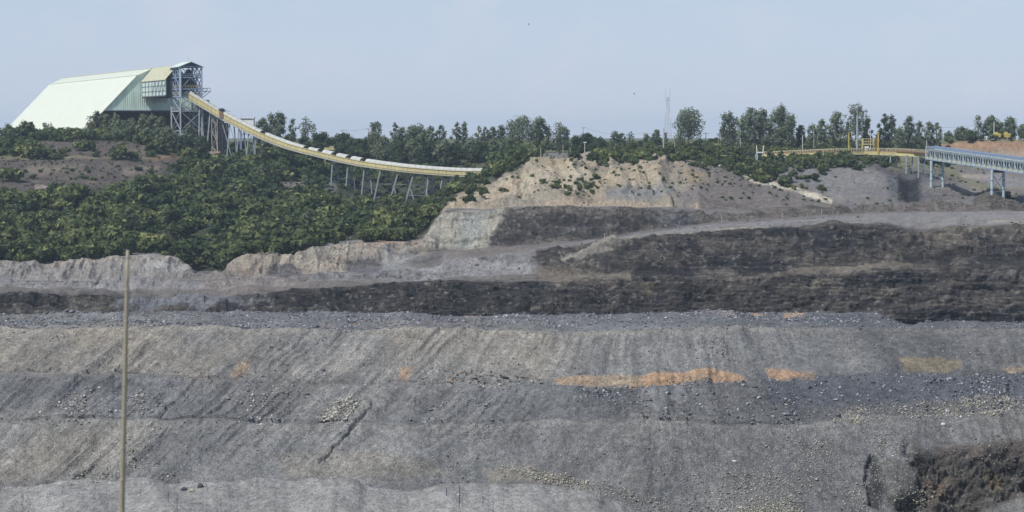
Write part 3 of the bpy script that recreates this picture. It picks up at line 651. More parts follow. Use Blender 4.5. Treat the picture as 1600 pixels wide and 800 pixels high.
# ------------------------------------------------------------------ vegetation
def leaf_mat(name, c1, c2, c3):
    m, t, b = new_mat(name, rough=.75, spec=.15)
    at = t.nodes.new('ShaderNodeVertexColor'); at.layer_name = 'Col'
    oi = t.nodes.new('ShaderNodeObjectInfo')
    sep = t.nodes.new('ShaderNodeSeparateColor'); t.links.new(at.outputs['Color'], sep.inputs[0])
    c = nramp(t, sep.outputs[0], [(.0, c1), (.5, c2), (1., c3)])
    c = nmix(t, 1., c, nramp(t, oi.outputs['Random'], [(0., .8), (1., 1.2)]), 'MULTIPLY')
    t.links.new(c, b.inputs['Base Color'])
    b.inputs['Transmission Weight'].default_value = 0
    tr = t.nodes.new('ShaderNodeBsdfTranslucent'); t.links.new(c, tr.inputs[0])
    ms = t.nodes.new('ShaderNodeMixShader'); ms.inputs[0].default_value = .22
    out = t.nodes['Material Output']
    t.links.new(b.outputs[0], ms.inputs[1]); t.links.new(tr.outputs[0], ms.inputs[2]); t.links.new(ms.outputs[0], out.inputs[0])
    return m
M_euc = leaf_mat('eucalypt_leaves', (.065,.09,.054), (.14,.17,.10), (.23,.25,.15))
M_dark = leaf_mat('dark_leaves', (.022,.038,.018), (.055,.08,.036), (.11,.138,.058))
M_bush = leaf_mat('bush_leaves', (.028,.046,.019), (.086,.112,.042), (.21,.225,.085))
M_lite = leaf_mat('light_leaves', (.06,.085,.035), (.10,.135,.05), (.16,.18,.075))
M_bark = painted('bark', (.27,.235,.20), .9, .4, (.12,.10,.08), .8)
M_barkd = painted('dark_bark', (.12,.10,.08), .9, .3, (.06,.05,.04), .8)

def leaves(cen, rad, n, size, rg, flat=1., droop=0.):
    """n triangular leaf clusters spread through ellipsoid clumps. cen (k,3), rad (k,3)"""
    cen = np.asarray(cen, float); rad = np.asarray(rad, float)
    w = rad.prod(1)**(2/3.); ci = rg.choice(len(cen), n, p=w/w.sum())
    q = rg.normal(size=(n, 3)); q /= np.linalg.norm(q, axis=1, keepdims=True)
    r = rg.uniform(.25, 1., n)**.45
    r *= 1+.18*np.sin(q[:, 0]*5+ci)*np.cos(q[:, 2]*6+ci*2)
    p = cen[ci]+q*r[:, None]*rad[ci]
    nrm = q+rg.normal(size=(n, 3))*.75; nrm[:, 2] += .25; nrm /= np.linalg.norm(nrm, axis=1, keepdims=True)
    t = np.cross(nrm, rg.normal(size=(n, 3))); t /= np.linalg.norm(t, axis=1, keepdims=True)+1e-9
    b = np.cross(nrm, t); s = (size*rg.uniform(.6, 1.35, n))[:, None]
    v = np.stack([p+t*s*.62, p-t*s*.42+b*s*.5, p-t*s*.42-b*s*.5, ], 1).reshape(-1, 3)
    F = np.arange(n*3).reshape(n, 3)
    ct = rg.uniform(-.16, .16, len(cen))
    c = np.clip(.42+ct[ci]+rg.normal(size=n)*.16, 0, 1)
    return v, F, np.repeat(c, 3)
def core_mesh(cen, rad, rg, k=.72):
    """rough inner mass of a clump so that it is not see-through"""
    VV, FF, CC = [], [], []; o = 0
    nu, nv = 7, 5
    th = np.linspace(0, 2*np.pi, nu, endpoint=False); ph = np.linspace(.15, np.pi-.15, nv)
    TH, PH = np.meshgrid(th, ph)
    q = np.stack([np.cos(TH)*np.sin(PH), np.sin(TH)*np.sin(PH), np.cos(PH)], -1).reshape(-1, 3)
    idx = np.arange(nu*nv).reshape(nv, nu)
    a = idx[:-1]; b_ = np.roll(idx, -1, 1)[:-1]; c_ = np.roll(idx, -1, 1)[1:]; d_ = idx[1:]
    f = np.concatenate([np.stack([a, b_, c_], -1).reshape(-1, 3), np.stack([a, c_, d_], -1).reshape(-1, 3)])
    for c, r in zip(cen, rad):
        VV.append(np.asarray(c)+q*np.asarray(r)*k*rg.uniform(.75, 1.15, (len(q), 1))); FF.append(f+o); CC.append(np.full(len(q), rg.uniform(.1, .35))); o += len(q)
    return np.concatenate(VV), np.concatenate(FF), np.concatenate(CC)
def merge(*ms):
    V, F, Cc = [], [], []; o = 0
    for v, f, c in ms: V.append(v); F.append(f+o); Cc.append(c); o += len(v)
    return np.concatenate(V), np.concatenate(F), np.concatenate(Cc)
def leaf_obj(name, data, mat, parent, org):
    v, f, c = data
    me = np_mesh(name, v-np.array(org), f, False, np.stack([c, c, c], 1))
    return link_mesh(name, me, mat, parent, org)

TREE_N = 0
def make_tree(base, H, Wd, style, label, group=None, name='eucalyptus_tree', dens=1.):
    """style: 'tall' open gum, 'full' round crown, 'open' clumps on bare trunk, 'dark' dense dark"""
    global TREE_N; TREE_N += 1
    rg = np.random.default_rng(1000+TREE_N); rd = random.Random(500+TREE_N)
    base = Vector(base); t = empty(name, base, label, 'tree', group)
    mb = MB(); tw = max(.14, H*.017); lean = Vector((rd.uniform(-.05, .05)*H, rd.uniform(-.05, .05)*H, 0))
    top = base+lean+Vector((0, 0, H*.86))
    ps = [base+Vector((0,0,-1.0)), base+lean*.15+Vector((rd.uniform(-.2,.2), 0, H*.3)), base+lean*.5+Vector((rd.uniform(-.3,.3), 0, H*.6)), top]
    mb.path(ps, [tw*1.25, tw, tw*.7, tw*.2], 6)
    cen, rad = [], []
    if style == 'tall': n, z0, z1, fr = 14, .2, .97, .55
    elif style == 'full': n, z0, z1, fr = 19, .16, .95, .62
    elif style == 'open': n, z0, z1, fr = 20, .42, .97, .55
    else: n, z0, z1, fr = 15, .14, .93, .66
    for i in range(n):
        f = (i+rd.random())/n; z = z0+(z1-z0)*f
        if style == 'tall': prof = .55+.5*math.sin(f*math.pi)*(1 if f < .6 else .9)-.35*max(0, f-.7)
        elif style == 'open': prof = .75+.35*math.sin(f*math.pi)-.2*max(0, .3-f)
        else: prof = .7+.4*math.sin(min(1, f*1.1)*math.pi)-.3*max(0, f-.75)
        a = i*2.4+rd.uniform(-.6, .6); rr = Wd*.5*prof*rd.uniform(.2, .72)
        if f > .9: rr *= .35
        axis = base+lean*z
        c = axis+Vector((math.cos(a)*rr, math.sin(a)*rr*.9, z*H))
        cr = Wd*.5*rd.uniform(.36, .6)*(1.08-.3*f)
        if style == 'tall': cr *= 1.15
        c.z = min(c.z, base.z+H-cr*.75)
        cen.append(c); rad.append((cr, cr, cr*rd.uniform(.75, 1.2)))
        s = axis+Vector((0, 0, max(.15, z-.16)*H)); mid = (s+c)/2+Vector((0, 0, -.02*H))
        mb.path([s, mid, c], [tw*.45, tw*.3, tw*.1], 5)
    mb.build('trunk', M_bark if style in ('tall', 'open') else M_barkd, t)
    V = len(cen); area = sum(r[0]*r[2] for r in rad)
    nn = int(area*(24 if style == 'dark' else 18 if style == 'full' else 14)*dens); nn = max(260, min(nn, 3600))
    mat = {'tall': M_euc, 'open': M_euc, 'full': M_euc, 'dark': M_dark}[style]
    cen = np.array([tuple(c) for c in cen]); rad = np.array(rad)
    parts = [leaves(cen, rad, nn, .62 if style != 'dark' else .66, rg)]
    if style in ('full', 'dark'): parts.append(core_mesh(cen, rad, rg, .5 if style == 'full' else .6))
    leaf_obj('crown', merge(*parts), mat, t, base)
    return t

ORD = ['first','second','third','fourth','fifth','sixth','seventh','eighth','ninth','tenth','eleventh','twelfth','thirteenth','fourteenth','fifteenth','sixteenth']
def row(where, group, trees):
    """trees: (u, v_top, width_px, Y, style, look)"""
    for i, tr in enumerate(trees):
        u, vt, w, Y, st = tr[:5]; look = tr[5] if len(tr) > 5 else {'tall': 'slender gum tree', 'full': 'full-crowned gum tree', 'open': 'open-crowned gum tree', 'dark': 'dark bushy tree'}[st]
        b = on(u, Y); topz = P(u, vt-1.5, Y).z; m = Y/FPX*(1.42 if (780 < u < 890 or 1130 < u < 1250 or 590 < u < 780) else 1.28)
        lab = f'{look}, {ORD[i]} from the left {where}' if len(trees) > 1 else f'{look} {where}'
        make_tree(b, max(3., topz-b.z), w*m, st, lab, group, 'eucalyptus_tree' if st in ('tall', 'open', 'full') else 'bushy_tree')
row('before the white shed wall', 'trees before the long shed wall', [(13,195,15,985,'full'), (28,203,14,985,'dark'), (40,190,17,985,'full'), (58,203,13,985,'dark'), (72,192,8,988,'tall'), (79,194,11,985,'tall'), (110,201,12,985,'full')])
row('on the bare slope', None, [(147,221,8,925,'dark','lone narrow young tree')])
row('in the row hiding the shed opening', 'trees before the shed opening', [(131,202,18,985,'full'),(143,182,14,985,'tall'),(155,174,20,990,'full'),(169,178,20,988,'full'),(183,179,20,985,'full'),(196,190,16,975,'full'),(208,186,18,985,'full'),(222,180,22,985,'full'),(237,179,20,985,'full'),(251,184,20,980,'full'),(247,200,20,965,'full'),(229,202,20,965,'full'),(264,200,26,955,'full')])
row('at the foot of the blue tower', 'trees round the tower foot', [(182,200,16,970,'full'),(205,203,18,968,'dark'),(298,196,26,960,'full'),(286,212,20,950,'dark'),(316,214,26,950,'dark')])
row('on the skyline behind the sloping conveyor', 'skyline trees behind the sloping conveyor', [(408,182,22,1010,'full'),(421,179,26,1010,'full'),(437,176,28,1010,'full'),(456,186,16,1005,'full'),(476,185,17,1000,'open'),(492,192,13,1000,'tall')])
row('beneath the sloping conveyor skyline', 'dark trees behind the conveyor', [(506,207,34,985,'dark'),(538,209,38,985,'dark'),(562,217,30,980,'dark'),(523,226,30,970,'dark'),(551,230,30,970,'dark'),(476,214,22,985,'dark'),(450,214,26,980,'dark'),(495,226,22,965,'dark')])
row('right of the dark trees', None, [(589,190,21,1005,'full','twin-topped gum tree')])
row('right of the dark trees', None, [(586,209,36,990,'full','wide pale green tree')])
row('on the skyline above the conveyor valley', 'skyline trees above the conveyor valley', [(616,192,13,1000,'full'),(627,200,20,1000,'full'),(648,196,30,1000,'full'),(664,203,16,1000,'full'),(674,197,17,998,'full'),(686,196,16,998,'full'),(712,192,15,998,'full'),(724,190,15,998,'full'),(748,198,12,998,'full'),(759,199,14,998,'full'),(770,199,16,998,'full'),(783,197,16,998,'full')])
row('left of the quarry road', 'skyline trees left of the road', [(800,192,16,1000,'tall'),(816,183,34,1000,'open'),(846,183,28,1000,'full'),(872,194,20,1000,'tall'),(883,199,18,1000,'full')])
row('in the low row behind the valley', 'low trees behind the valley', [(600,214,26,975,'full'),(622,222,28,965,'dark'),(645,220,30,965,'full'),(668,224,28,965,'dark'),(692,219,26,965,'full'),(708,224,24,960,'dark'),(734,216,26,965,'full'),(752,224,26,955,'dark'),(772,218,24,965,'full'),(792,214,26,965,'full'),(808,222,22,955,'dark')])
row('beside the plateau road', 'dark trees beside the road', [(902,214,22,985,'dark'),(917,210,26,985,'dark'),(936,217,26,982,'dark')])
row('left of the radio mast', 'trees by the radio mast', [(961,206,18,1000,'full'),(972,208,14,1000,'full'),(984,208,12,1000,'tall'),(1010,211,16,1000,'full'),(1025,204,18,998,'full'),(1040,209,8,996,'tall')])
row('right of the radio mast', None, [(1062,203,19,998,'tall','low gum tree')])
row('on a bare trunk right of the radio mast', None, [(1075,171,43,1005,'open','tallest lone broad gum tree')])
row('in the big clump right of the lone tree', 'trees of the big clump', [(1140,175,26,985,'full'),(1158,186,18,980,'full'),(1172,168,26,990,'full'),(1192,171,26,990,'full'),(1218,166,40,988,'full'),(1233,181,18,980,'full')])
row('behind the yellow conveyor', 'trees behind the yellow conveyor', [(1250,196,17,985,'dark'),(1270,196,18,980,'full'),(1284,187,24,980,'full'),(1307,176,26,985,'full'),(1326,189,18,980,'full'),(1336,164,32,990,'open'),(1356,184,17,980,'dark'),(1378,177,18,980,'dark'),(1393,179,22,980,'full'),(1405,200,20,975,'full'),(1417,181,22,980,'full'),(1434,190,17,980,'full'),(1449,190,18,978,'full'),(1464,190,16,978,'full')])
row('above the red bank', 'trees above the red bank', [(1481,206,14,1010,'full'),(1503,200,22,1010,'full'),(1518,205,14,1005,'dark'),(1528,182,16,1010,'tall'),(1546,182,26,1012,'full'),(1562,192,18,1010,'full'),(1578,184,22,1012,'full'),(1597,196,18,1010,'full')])

# ---- shrubs
SHR = []
def proto_shrub(seed, n=260, size=.5):
    rg = np.random.default_rng(seed)
    k = rg.integers(4, 8); cen = np.stack([rg.uniform(-.55, .55, k), rg.uniform(-.5, .5, k), rg.uniform(.3, .75, k)], 1)
    r = rg.uniform(.3, .52, k); rad = np.stack([r, r, r*rg.uniform(.7, 1., k)], 1)
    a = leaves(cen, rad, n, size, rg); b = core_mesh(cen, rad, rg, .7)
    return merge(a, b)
PROTO = [proto_shrub(900+i, 230, .30) for i in range(10)]
PROTO_S = [proto_shrub(950+i, 70, .42) for i in range(8)]
def veg_mass(name, label, cands, weight, n, smin, smax, mat, seed, small=False):
    rg = np.random.default_rng(seed)
    w = weight.ravel()[cands]; w = w/w.sum()
    pick = rg.choice(cands, n, p=w, replace=False); pos = G.reshape(-1, 3)[pick]
    V, F, Cc = [], [], []; o = 0
    pr = PROTO_S if small else PROTO
    nbs = n_big.ravel()[pick]
    for p, nb_ in zip(pos, nbs):
        v, f, c = pr[rg.integers(len(pr))]; s = smin+(smax-smin)*rg.random()**1.6; a = rg.uniform(0, 6.28)
        ca, sa = math.cos(a), math.sin(a)
        q = np.stack([v[:, 0]*ca-v[:, 1]*sa, v[:, 0]*sa+v[:, 1]*ca, v[:, 2]*rg.uniform(.75, 1.15)], 1)*s
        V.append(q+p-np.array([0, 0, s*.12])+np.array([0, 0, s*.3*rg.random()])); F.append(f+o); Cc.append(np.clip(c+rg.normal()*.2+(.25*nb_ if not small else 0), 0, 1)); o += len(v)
    org = (0., 0., 0.)
    o = leaf_obj(name, (np.concatenate(V), np.concatenate(F), np.concatenate(Cc)), mat, None, org)
    return tag(o, label, kind='stuff')
# world area of each cell, so that shrubs spread evenly over the ground
ar = np.linalg.norm(np.cross(np.gradient(G, axis=1), np.gradient(G, axis=0)), axis=-1)
ar = np.where((Yw < 1060), ar, 0)
hu = GU+fbm(X/10., Yw/10., oct=3, seed=101)*14; hv = GV+fbm(X/10., Yw/10., oct=3, seed=102)*5
def pm(poly, s=3): return polymask(hu, hv, poly, s)
thick = ((KK >= I_B-1.1) & (KK < I_B+3.1)).astype(float)*(GU < 840)
thick *= 1-pm([(690,345),(700,320),(728,300),(768,280),(800,262),(845,250),(900,400),(560,400),(561,383),(574,352),(592,338),(604,346),(594,362),(602,376),(650,379),(668,360)], 1.5)
bare = np.maximum.reduce([pm([(38,224),(120,219),(210,219),(240,233),(232,246),(80,246)]), pm([(-600,247),(180,248),(290,250),(330,262),(290,278),(220,300),(110,314),(-600,316)]), pm([(415,290),(475,284),(492,297),(470,306),(505,322),(450,312),(420,300)])])
thick *= 1-.985*bare
thick *= 1-.93*pm([(298,424),(360,424),(352,440),(300,440)], 1)
thick = np.where((KK > I_B-1.9) & (KK <= I_B-1.0) & (GU < 650), 1-pm([(298,415),(360,415),(352,460),(300,460)], 1), thick)*np.where((GU > 650) & (KK < I_B-.9), 0, 1)*np.where(KK < I_B-1.75, 0, 1)
thick *= 1-pm([(690,250),(758,246),(762,276),(735,296),(690,316)], 2)
thick *= 1-.97*pm([(500,268),(745,268),(725,300),(665,345),(600,352),(555,330),(500,305)])
idx_all = np.flatnonzero((thick*ar).ravel() > 1e-6)
gapn = sstep(-.26, -.14, fbm(X/13., Yw/20., oct=3, seed=110)); thick = thick*(.06+.94*gapn)
near_k = (sstep(930, 760, Yw)*.8+.35)
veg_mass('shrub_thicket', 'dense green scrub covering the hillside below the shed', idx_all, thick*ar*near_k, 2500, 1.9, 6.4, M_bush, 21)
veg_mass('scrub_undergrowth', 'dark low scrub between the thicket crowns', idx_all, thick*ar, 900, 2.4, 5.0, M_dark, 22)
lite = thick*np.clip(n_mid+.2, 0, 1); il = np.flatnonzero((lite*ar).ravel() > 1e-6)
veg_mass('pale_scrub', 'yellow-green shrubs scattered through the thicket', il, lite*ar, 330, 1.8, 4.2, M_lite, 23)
# plateau understorey behind the trees
und = ((KK > I_B+2.0) & (KK < I_B+4.05)).astype(float)*(1-pm([(38,190),(260,190),(260,246),(-60,246),(-60,225)]))
und *= np.where(GU > 690, sstep(I_B+2.55, I_B+2.9, KK), 1)
und *= np.interp(UE, [-500,250,300,760,800,818,900,940,1440,1480,2100], [.3,.3,1,1,.6,.02,.05,1,1,.12,.12])[None, :]
iu = np.flatnonzero((und*ar).ravel() > 1e-6)
veg_mass('plateau_scrub', 'low green scrub under the skyline trees', iu, und*ar, 1500, 1.3, 3.4, M_bush, 24)
# rim and mound scrub on the right
rim = np.maximum.reduce([pm([(935,228),(1060,228),(1075,256),(1035,252),(1010,250),(960,256),(930,268)]), pm([(1060,232),(1190,236),(1330,246),(1380,250),(1340,268),(1260,262),(1270,290),(1235,298),(1170,275),(1120,262),(1060,256)]), .8*pm([(1300,244),(1400,247),(1400,262),(1320,262)]), .5*pm([(830,268),(850,280),(935,285),(925,310),(870,315)]), .3*pm([(1150,250),(1290,262),(1290,300),(1230,300)]), .7*pm([(1440,236),(1480,236),(1490,262),(1440,262)])])
rim = np.maximum(rim, .5*pm([(590,300),(690,322),(760,296),(820,280),(800,296),(700,334),(600,340)]))*(KK > I_B-.9)*(KK < I_B+3.6)
ir = np.flatnonzero((rim*ar).ravel() > 1e-6)
veg_mass('rim_scrub', 'green scrub along the rim of the pit', ir, rim*ar, 900, 1.2, 3.6, M_bush, 25)
veg_mass('rim_pale_scrub', 'pale green scrub along the rim of the pit', ir, rim*ar, 620, 1.0, 2.8, M_lite, 26)
grs = ((KK > I_B-.8) & (KK < I_B+3)).astype(float)*np.clip(.15+bare+pm([(680,345),(760,290),(830,258),(760,300),(700,335)])+.6*pm([(830,262),(1100,250),(1300,300),(1290,320),(830,322)]), 0, 1)
ig = np.flatnonzero((grs*ar).ravel() > 1e-6)
lowp = ((KK > I_B-1) & (KK < I_B+2.6))*pm([(500,262),(745,262),(725,300),(665,345),(600,352),(555,330),(500,305)])
ilw = np.flatnonzero((lowp*ar).ravel() > 1e-6)
veg_mass('valley_scrub', 'low scrub on the valley floor between the trestles', ilw, lowp*ar, 420, .8, 1.9, M_bush, 28)
veg_mass('grass_tufts', 'dry grass tufts and weeds on the bare slopes', ig, grs*ar, 2600, .35, 1.0, M_lite, 27, True)

# taller trees rising out of the thicket
rgt = np.random.default_rng(77); k_ = 0
for _ in range(400):
    if k_ >= 26: break
    u_ = rgt.uniform(0, 640); Y_ = rgt.uniform(735, 930); j_ = col_at(u_); r_ = int(np.argmin(np.abs(G[:, j_, 1]-Y_)))
    if thick[r_, j_] < .7 or 480 < u_ < 760 and Y_ > 860: continue
    b_ = on(u_, Y_); H_ = rgt.uniform(5., 8.2)
    make_tree(b_, H_, H_*rgt.uniform(.7, 1.), 'dark' if k_ % 3 else 'full', 'taller dark green tree rising out of the hillside thicket', 'taller trees in the hillside thicket', 'thicket_tree', .8)
    k_ += 1
# single bushes that stand out
def make_bush(u, vt, w, Y, label, mat, group=None, name='bush'):
    global TREE_N; TREE_N += 1
    rg = np.random.default_rng(3000+TREE_N); b = on(u, Y); m = Y/FPX; H = max(1.2, P(u, vt, Y).z-b.z); Wd = w*m
    t = empty(name, b, label, 'bush', group)
    mb = MB()
    for i in range(4):
        a = i*1.7; mb.path([b+Vector((0,0,-.4)), b+Vector((math.cos(a)*Wd*.12, math.sin(a)*Wd*.12, H*.35)), b+Vector((math.cos(a)*Wd*.28, math.sin(a)*Wd*.28, H*.7))], [.09, .07, .03], 5)
    mb.build('stem', M_barkd, t)
    k = 9; cen, rad = [], []
    for i in range(k):
        a = i*2.4; z = .25+.55*(i/(k-1)); rr = Wd*.5*rg.uniform(.2, .62)*(1.15-z*.6); cr = Wd*.5*rg.uniform(.34, .5)
        cen.append((b.x+math.cos(a)*rr, b.y+math.sin(a)*rr, b.z+z*H)); rad.append((cr, cr, min(cr, H*.32)))
    cen = np.array(cen); rad = np.array(rad); area = (rad[:, 0]*rad[:, 2]).sum()
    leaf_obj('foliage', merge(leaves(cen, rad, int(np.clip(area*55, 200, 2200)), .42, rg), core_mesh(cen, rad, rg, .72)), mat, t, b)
make_bush(897, 236, 28, 835, 'round dark green bush left of the street lamp', M_dark)
make_bush(926, 238, 28, 826, 'round dark green bush right of the street lamp', M_dark)
for i, (u, v, w, Y) in enumerate([(847,284,17,785),(870,286,19,785),(900,284,14,783),(917,287,16,783),(925,298,12,775),(893,262,9,812),(838,254,10,830)]):
    make_bush(u, v, w, Y, f'small green bush on the tan slope, {ORD[i]} of the seven there', M_lite if i != 1 else M_bush, 'small bushes on the tan slope')
make_bush(1572, 299, 24, 772, 'bush on the dark mound by the second blue support', M_dark)
make_bush(713, 270, 13, 868, 'bush in front of the yellow conveyor end', M_bush)
make_bush(764, 259, 26, 864, 'bush hiding the right end of the sloping conveyor', M_bush)
for i, (u, v, w, Y) in enumerate([(780,262,20,862),(795,256,20,860),(748,277,18,850),(733,286,18,842),(717,294,18,836),(808,250,18,862)]):
    make_bush(u, v, w, Y, f'green bush on the left flank of the tan mound, {ORD[sorted([780,795,748,733,717,808]).index(u)]} from the left', M_bush, 'bushes on the left flank of the mound')
for i, (u, v, w, Y) in enumerate([(1202,228,20,868),(1219,233,18,866),(1152,226,22,868),(1108,226,24,866),(1076,228,22,864),(1046,224,24,862),(1012,222,26,864),(986,224,26,866),(962,228,22,868),(1328,240,22,852),(1352,244,20,850),(1292,246,20,846)]):
    make_bush(u, v, w, Y, f'rounded bush on the rim of the pit, {ORD[[8,9,7,6,5,4,3,2,1,11,12,10][i]-1 if False else sorted([1202,1219,1152,1108,1076,1046,1012,986,962,1328,1352,1292]).index(u)]} from the left along the rim', M_bush if i % 3 else M_lite, 'rounded bushes along the rim')
for i, (u, v, w, Y) in enumerate([(12,263,26,880),(28,266,14,880),(40,265,10,878),(63,268,9,878),(113,266,12,878),(139,268,9,876),(217,261,20,885),(235,264,18,885),(132,284,20,862),(146,288,18,858),(50,283,12,862),(20,235,30,930),(62,236,22,925),(105,235,18,925),(128,237,18,925),(36,226,22,945)]):
    make_bush(u, v, w, Y, f'green bush on the bare stepped slope, {ORD[i]} of that scatter', M_bush if i % 2 else M_dark, 'bushes on the bare stepped slope')
# ------------------------------------------------------------------ mine buildings and machines
M_shed = painted('shed_cladding', (.56,.59,.50), .6, .12, (.48,.52,.44), .05, var=(.95, 1.03))
M_gable = painted('gable_cladding', (.70,.82,.70), .6, .2, (.16,.2,.17), .09)  # same cladding as the sides, colour brightened to offset its weaker sunlight
M_yroof = painted('yellowed_roofing', (.52,.53,.40), .6, .5, (.50,.42,.2), .15, False)
M_dark_in = painted('dark_steel', (.035,.037,.045), .7, .3, (.08,.06,.04), .5)
M_coal = painted('coal', (.02,.02,.024), .8, .3, (.05,.05,.055), .5, False)
M_blue = painted('blue_paint', (.21,.28,.40), .5, .35, (.30,.33,.36), .5)
M_pblue = painted('pale_blue_paint', (.33,.42,.46), .55, .35, (.35,.33,.28), .5)
M_gsteel = painted('grey_steel', (.25,.295,.33), .55, .35, (.2,.17,.14), .4)
M_galv = painted('galvanised_steel', (.32,.35,.37), .5, .3, (.2,.19,.17), .5)
M_yel = painted('yellow_paint', (.50,.43,.19), .7, .6, (.30,.25,.16), .35)
M_yelp = painted('faded_yellow_paint', (.50,.46,.30), .6, .5, (.28,.23,.15), .3)
M_byel = painted('bright_yellow_paint', (.46,.37,.08), .5, .2, (.4,.25,.08), .5)
M_cover = painted('belt_cover', (.44,.45,.42), .6, .45, (.33,.30,.25), .25, False)
M_ppanel = painted('pale_panel', (.52,.62,.55), .6, .3, (.3,.34,.3), .3)
M_white = painted('white_paint', (.74,.75,.73), .55, .3, (.45,.42,.36), .4)
M_conc = painted('concrete', (.42,.40,.37), .85, .4, (.25,.22,.19), .5)
M_belt = painted('belt_rubber', (.025,.025,.027), .75, .2, (.06,.055,.05), .5)
M_rust = painted('rusty_brown', (.22,.12,.07), .8, .5, (.1,.06,.04), .6)
M_wood = painted('pole_wood', (.34,.30,.25), .9, .4, (.2,.17,.13), .5)

dL = Vector((-75, 170, 0)).normalized(); pL = Vector((dL.y, -dL.x, 0))
# --- the long coal shed
RB = Vector(((240-800)/FPX*1020, 1020, 0)); LEN = 187.
prof = [(-32.5, 2.5), (-7.4, 28.4), (0, 31.8), (7.4, 28.4), (32.5, 2.5)]
def S3(w, l, z): return RB+pL*w+dL*l+Vector((0, 0, z))
shed = empty('storage_shed', S3(0, 0, 3), 'long pale green coal storage shed with its dark open end to the right', 'shed')
th = .35
for (a, b_), nm, mt in (((0,1),'side_wall',M_shed), ((1,2),'roof',M_shed), ((2,3),'roof',M_shed), ((3,4),'side_wall',M_shed)):
    mb = MB(); (w0, z0), (w1, z1) = prof[a], prof[b_]
    nrm = Vector((-(z1-z0), 0, w1-w0)).normalized()
    oo = lambda w, z, l, k: S3(w-nrm.x*th*k, l, z-nrm.z*th*k)
    NS = 24 if nm == 'side_wall' else 24
    A_ = [oo(w0, z0, 0, 0), oo(w1, z1, 0, 0), oo(w1, z1, 0, 1), oo(w0, z0, 0, 1)]
    B_ = [oo(w0, z0, LEN, 0), oo(w1, z1, LEN, 0), oo(w1, z1, LEN, 1), oo(w0, z0, LEN, 1)]
    mb.prism(A_, B_)
    # standing seams between the sheets
    for k in range(1, 62):
        l = LEN*k/62.
        mb.beam(oo(w0, z0, l, -.02), oo(w1, z1, l, -.02), .12, .10)
    mb.build(nm, mt, shed)
for (w, z), nm in (((-7.4,28.4),'eave_flashing'), ((0,31.8),'ridge_cap'), ((7.4,28.4),'eave_flashing')):
    MB().beam(S3(w, -.3, z+.15), S3(w, LEN, z+.15), .8 if nm == 'ridge_cap' else .5, .2).build(nm, M_gable if nm != 'ridge_cap' else M_shed, shed)
mb = MB(); zc = 12.6; wc = 32.5-(zc-2.5)/(28.4-2.5)*25.1
g0 = [S3(-wc+.3, .6, zc), S3(wc-.3, .6, zc), S3(7.3, .6, 28.1), S3(0, .6, 31.5), S3(-7.3, .6, 28.1)]
mb.prism(g0, [q+dL*.25 for q in g0])
for k in range(-24, 25):
    zt = 28 if abs(k) < 7 else 28-(abs(k)-7)*1.03
    if zt > zc+.5: mb.beam(S3(k*1., .52, zc), S3(k*1., .52, zt), .1)
mb.build('end_wall', M_gable, shed)
MB().beam(S3(-wc, .3, zc-.2), S3(wc, .3, zc-.2), .5, .5).build('door_header', M_gsteel, shed)
mb = MB(); gb = [S3(-32, LEN-.6, 3), S3(32, LEN-.6, 3), S3(7.3, LEN-.6, 28.1), S3(0, LEN-.6, 31.4), S3(-7.3, LEN-.6, 28.1)]
mb.prism(gb, [q-dL*.3 for q in gb]); mb.build('back_wall', M_dark_in, shed)
for k in range(7):
    mb = MB(); l = 2.+k*14
    for s in (-1, 1):
        mb.beam(S3(s*31.2, l, 2), S3(s*7.2, l, 27.4), .5); mb.beam(S3(s*7.2, l, 27.4), S3(0, l, 30.6), .5)
    mb.build('frame', M_dark_in, shed)
pile = MB(); cv = []; n = 26
ringp = []
for rr, zz in ((24, 2.), (18, 5.), (11, 9.5), (4, 13.5), (.5, 14.5)):
    ringp.append([S3(math.cos(t*2*math.pi/n)*rr*(1+.05*math.sin(t*3)), 60+math.sin(t*2*math.pi/n)*rr*2.2, zz) for t in range(n)])
vs = [q for r_ in ringp for q in r_]; pile.add(vs, [(i*n+j, i*n+(j+1) % n, (i+1)*n+(j+1) % n, (i+1)*n+j) for i in range(4) for j in range(n)]+[tuple(range(4*n, 5*n))])
tag(pile.build('coal_pile', M_coal, None, S3(0, 60, 2), True), 'black coal heap inside the open end of the shed', 'coal heap')

# --- gallery between shed and tower
gal = empty('conveyor_gallery', S3(0, -24, 18.5), 'raised gallery with yellowed roof joining the shed to the blue tower', 'gallery')
gw, L0, L1 = 4.9, -.2, -42.
mb = MB(); r0 = [(-gw-.4, 25.7), (0, 31.9), (gw+.4, 25.7)]
mb.prism([S3(w, L0, z) for w, z in r0]+[S3(w, L0, z-.3) for w, z in r0[::-1]], [S3(w, L1, z) for w, z in r0]+[S3(w, L1, z-.3) for w, z in r0[::-1]])
for k in range(1, 28):
    l = L0+(L1-L0)*k/28
    for s in (-1, 1): mb.beam(S3(s*(gw+.4), l, 25.78), S3(0, l, 31.98), .1)
mb.build('roof', M_yroof, gal)
for s in (-1, 1):
    mb = MB(); q = [S3(s*gw, L0, 18.9), S3(s*gw, L1, 18.9), S3(s*gw, L1, 25.5), S3(s*gw, L0, 25.5)]
    mb.prism(q, [x-pL*s*.15 for x in q]); mb.build('wall_panel', M_ppanel, gal)
    mb = MB()
    for z in (18.7, 20.8, 23.1, 25.5): mb.beam(S3(s*(gw+.16), L0, z), S3(s*(gw+.16), L1, z), .28 if z in (18.7, 25.5) else .16)
    nb = 7
    for k in range(nb+1):
        l = L0+(L1-L0)*k/nb; mb.beam(S3(s*(gw+.2), l, 18.7), S3(s*(gw+.2), l, 25.5), .25)
        if k < nb and k >= 3:
            l2 = L0+(L1-L0)*(k+1)/nb; mb.beam(S3(s*(gw+.24), l, 18.7), S3(s*(gw+.24), l2, 25.5), .2)
    mb.build('wall_frame', M_gsteel, gal)
mb = MB()
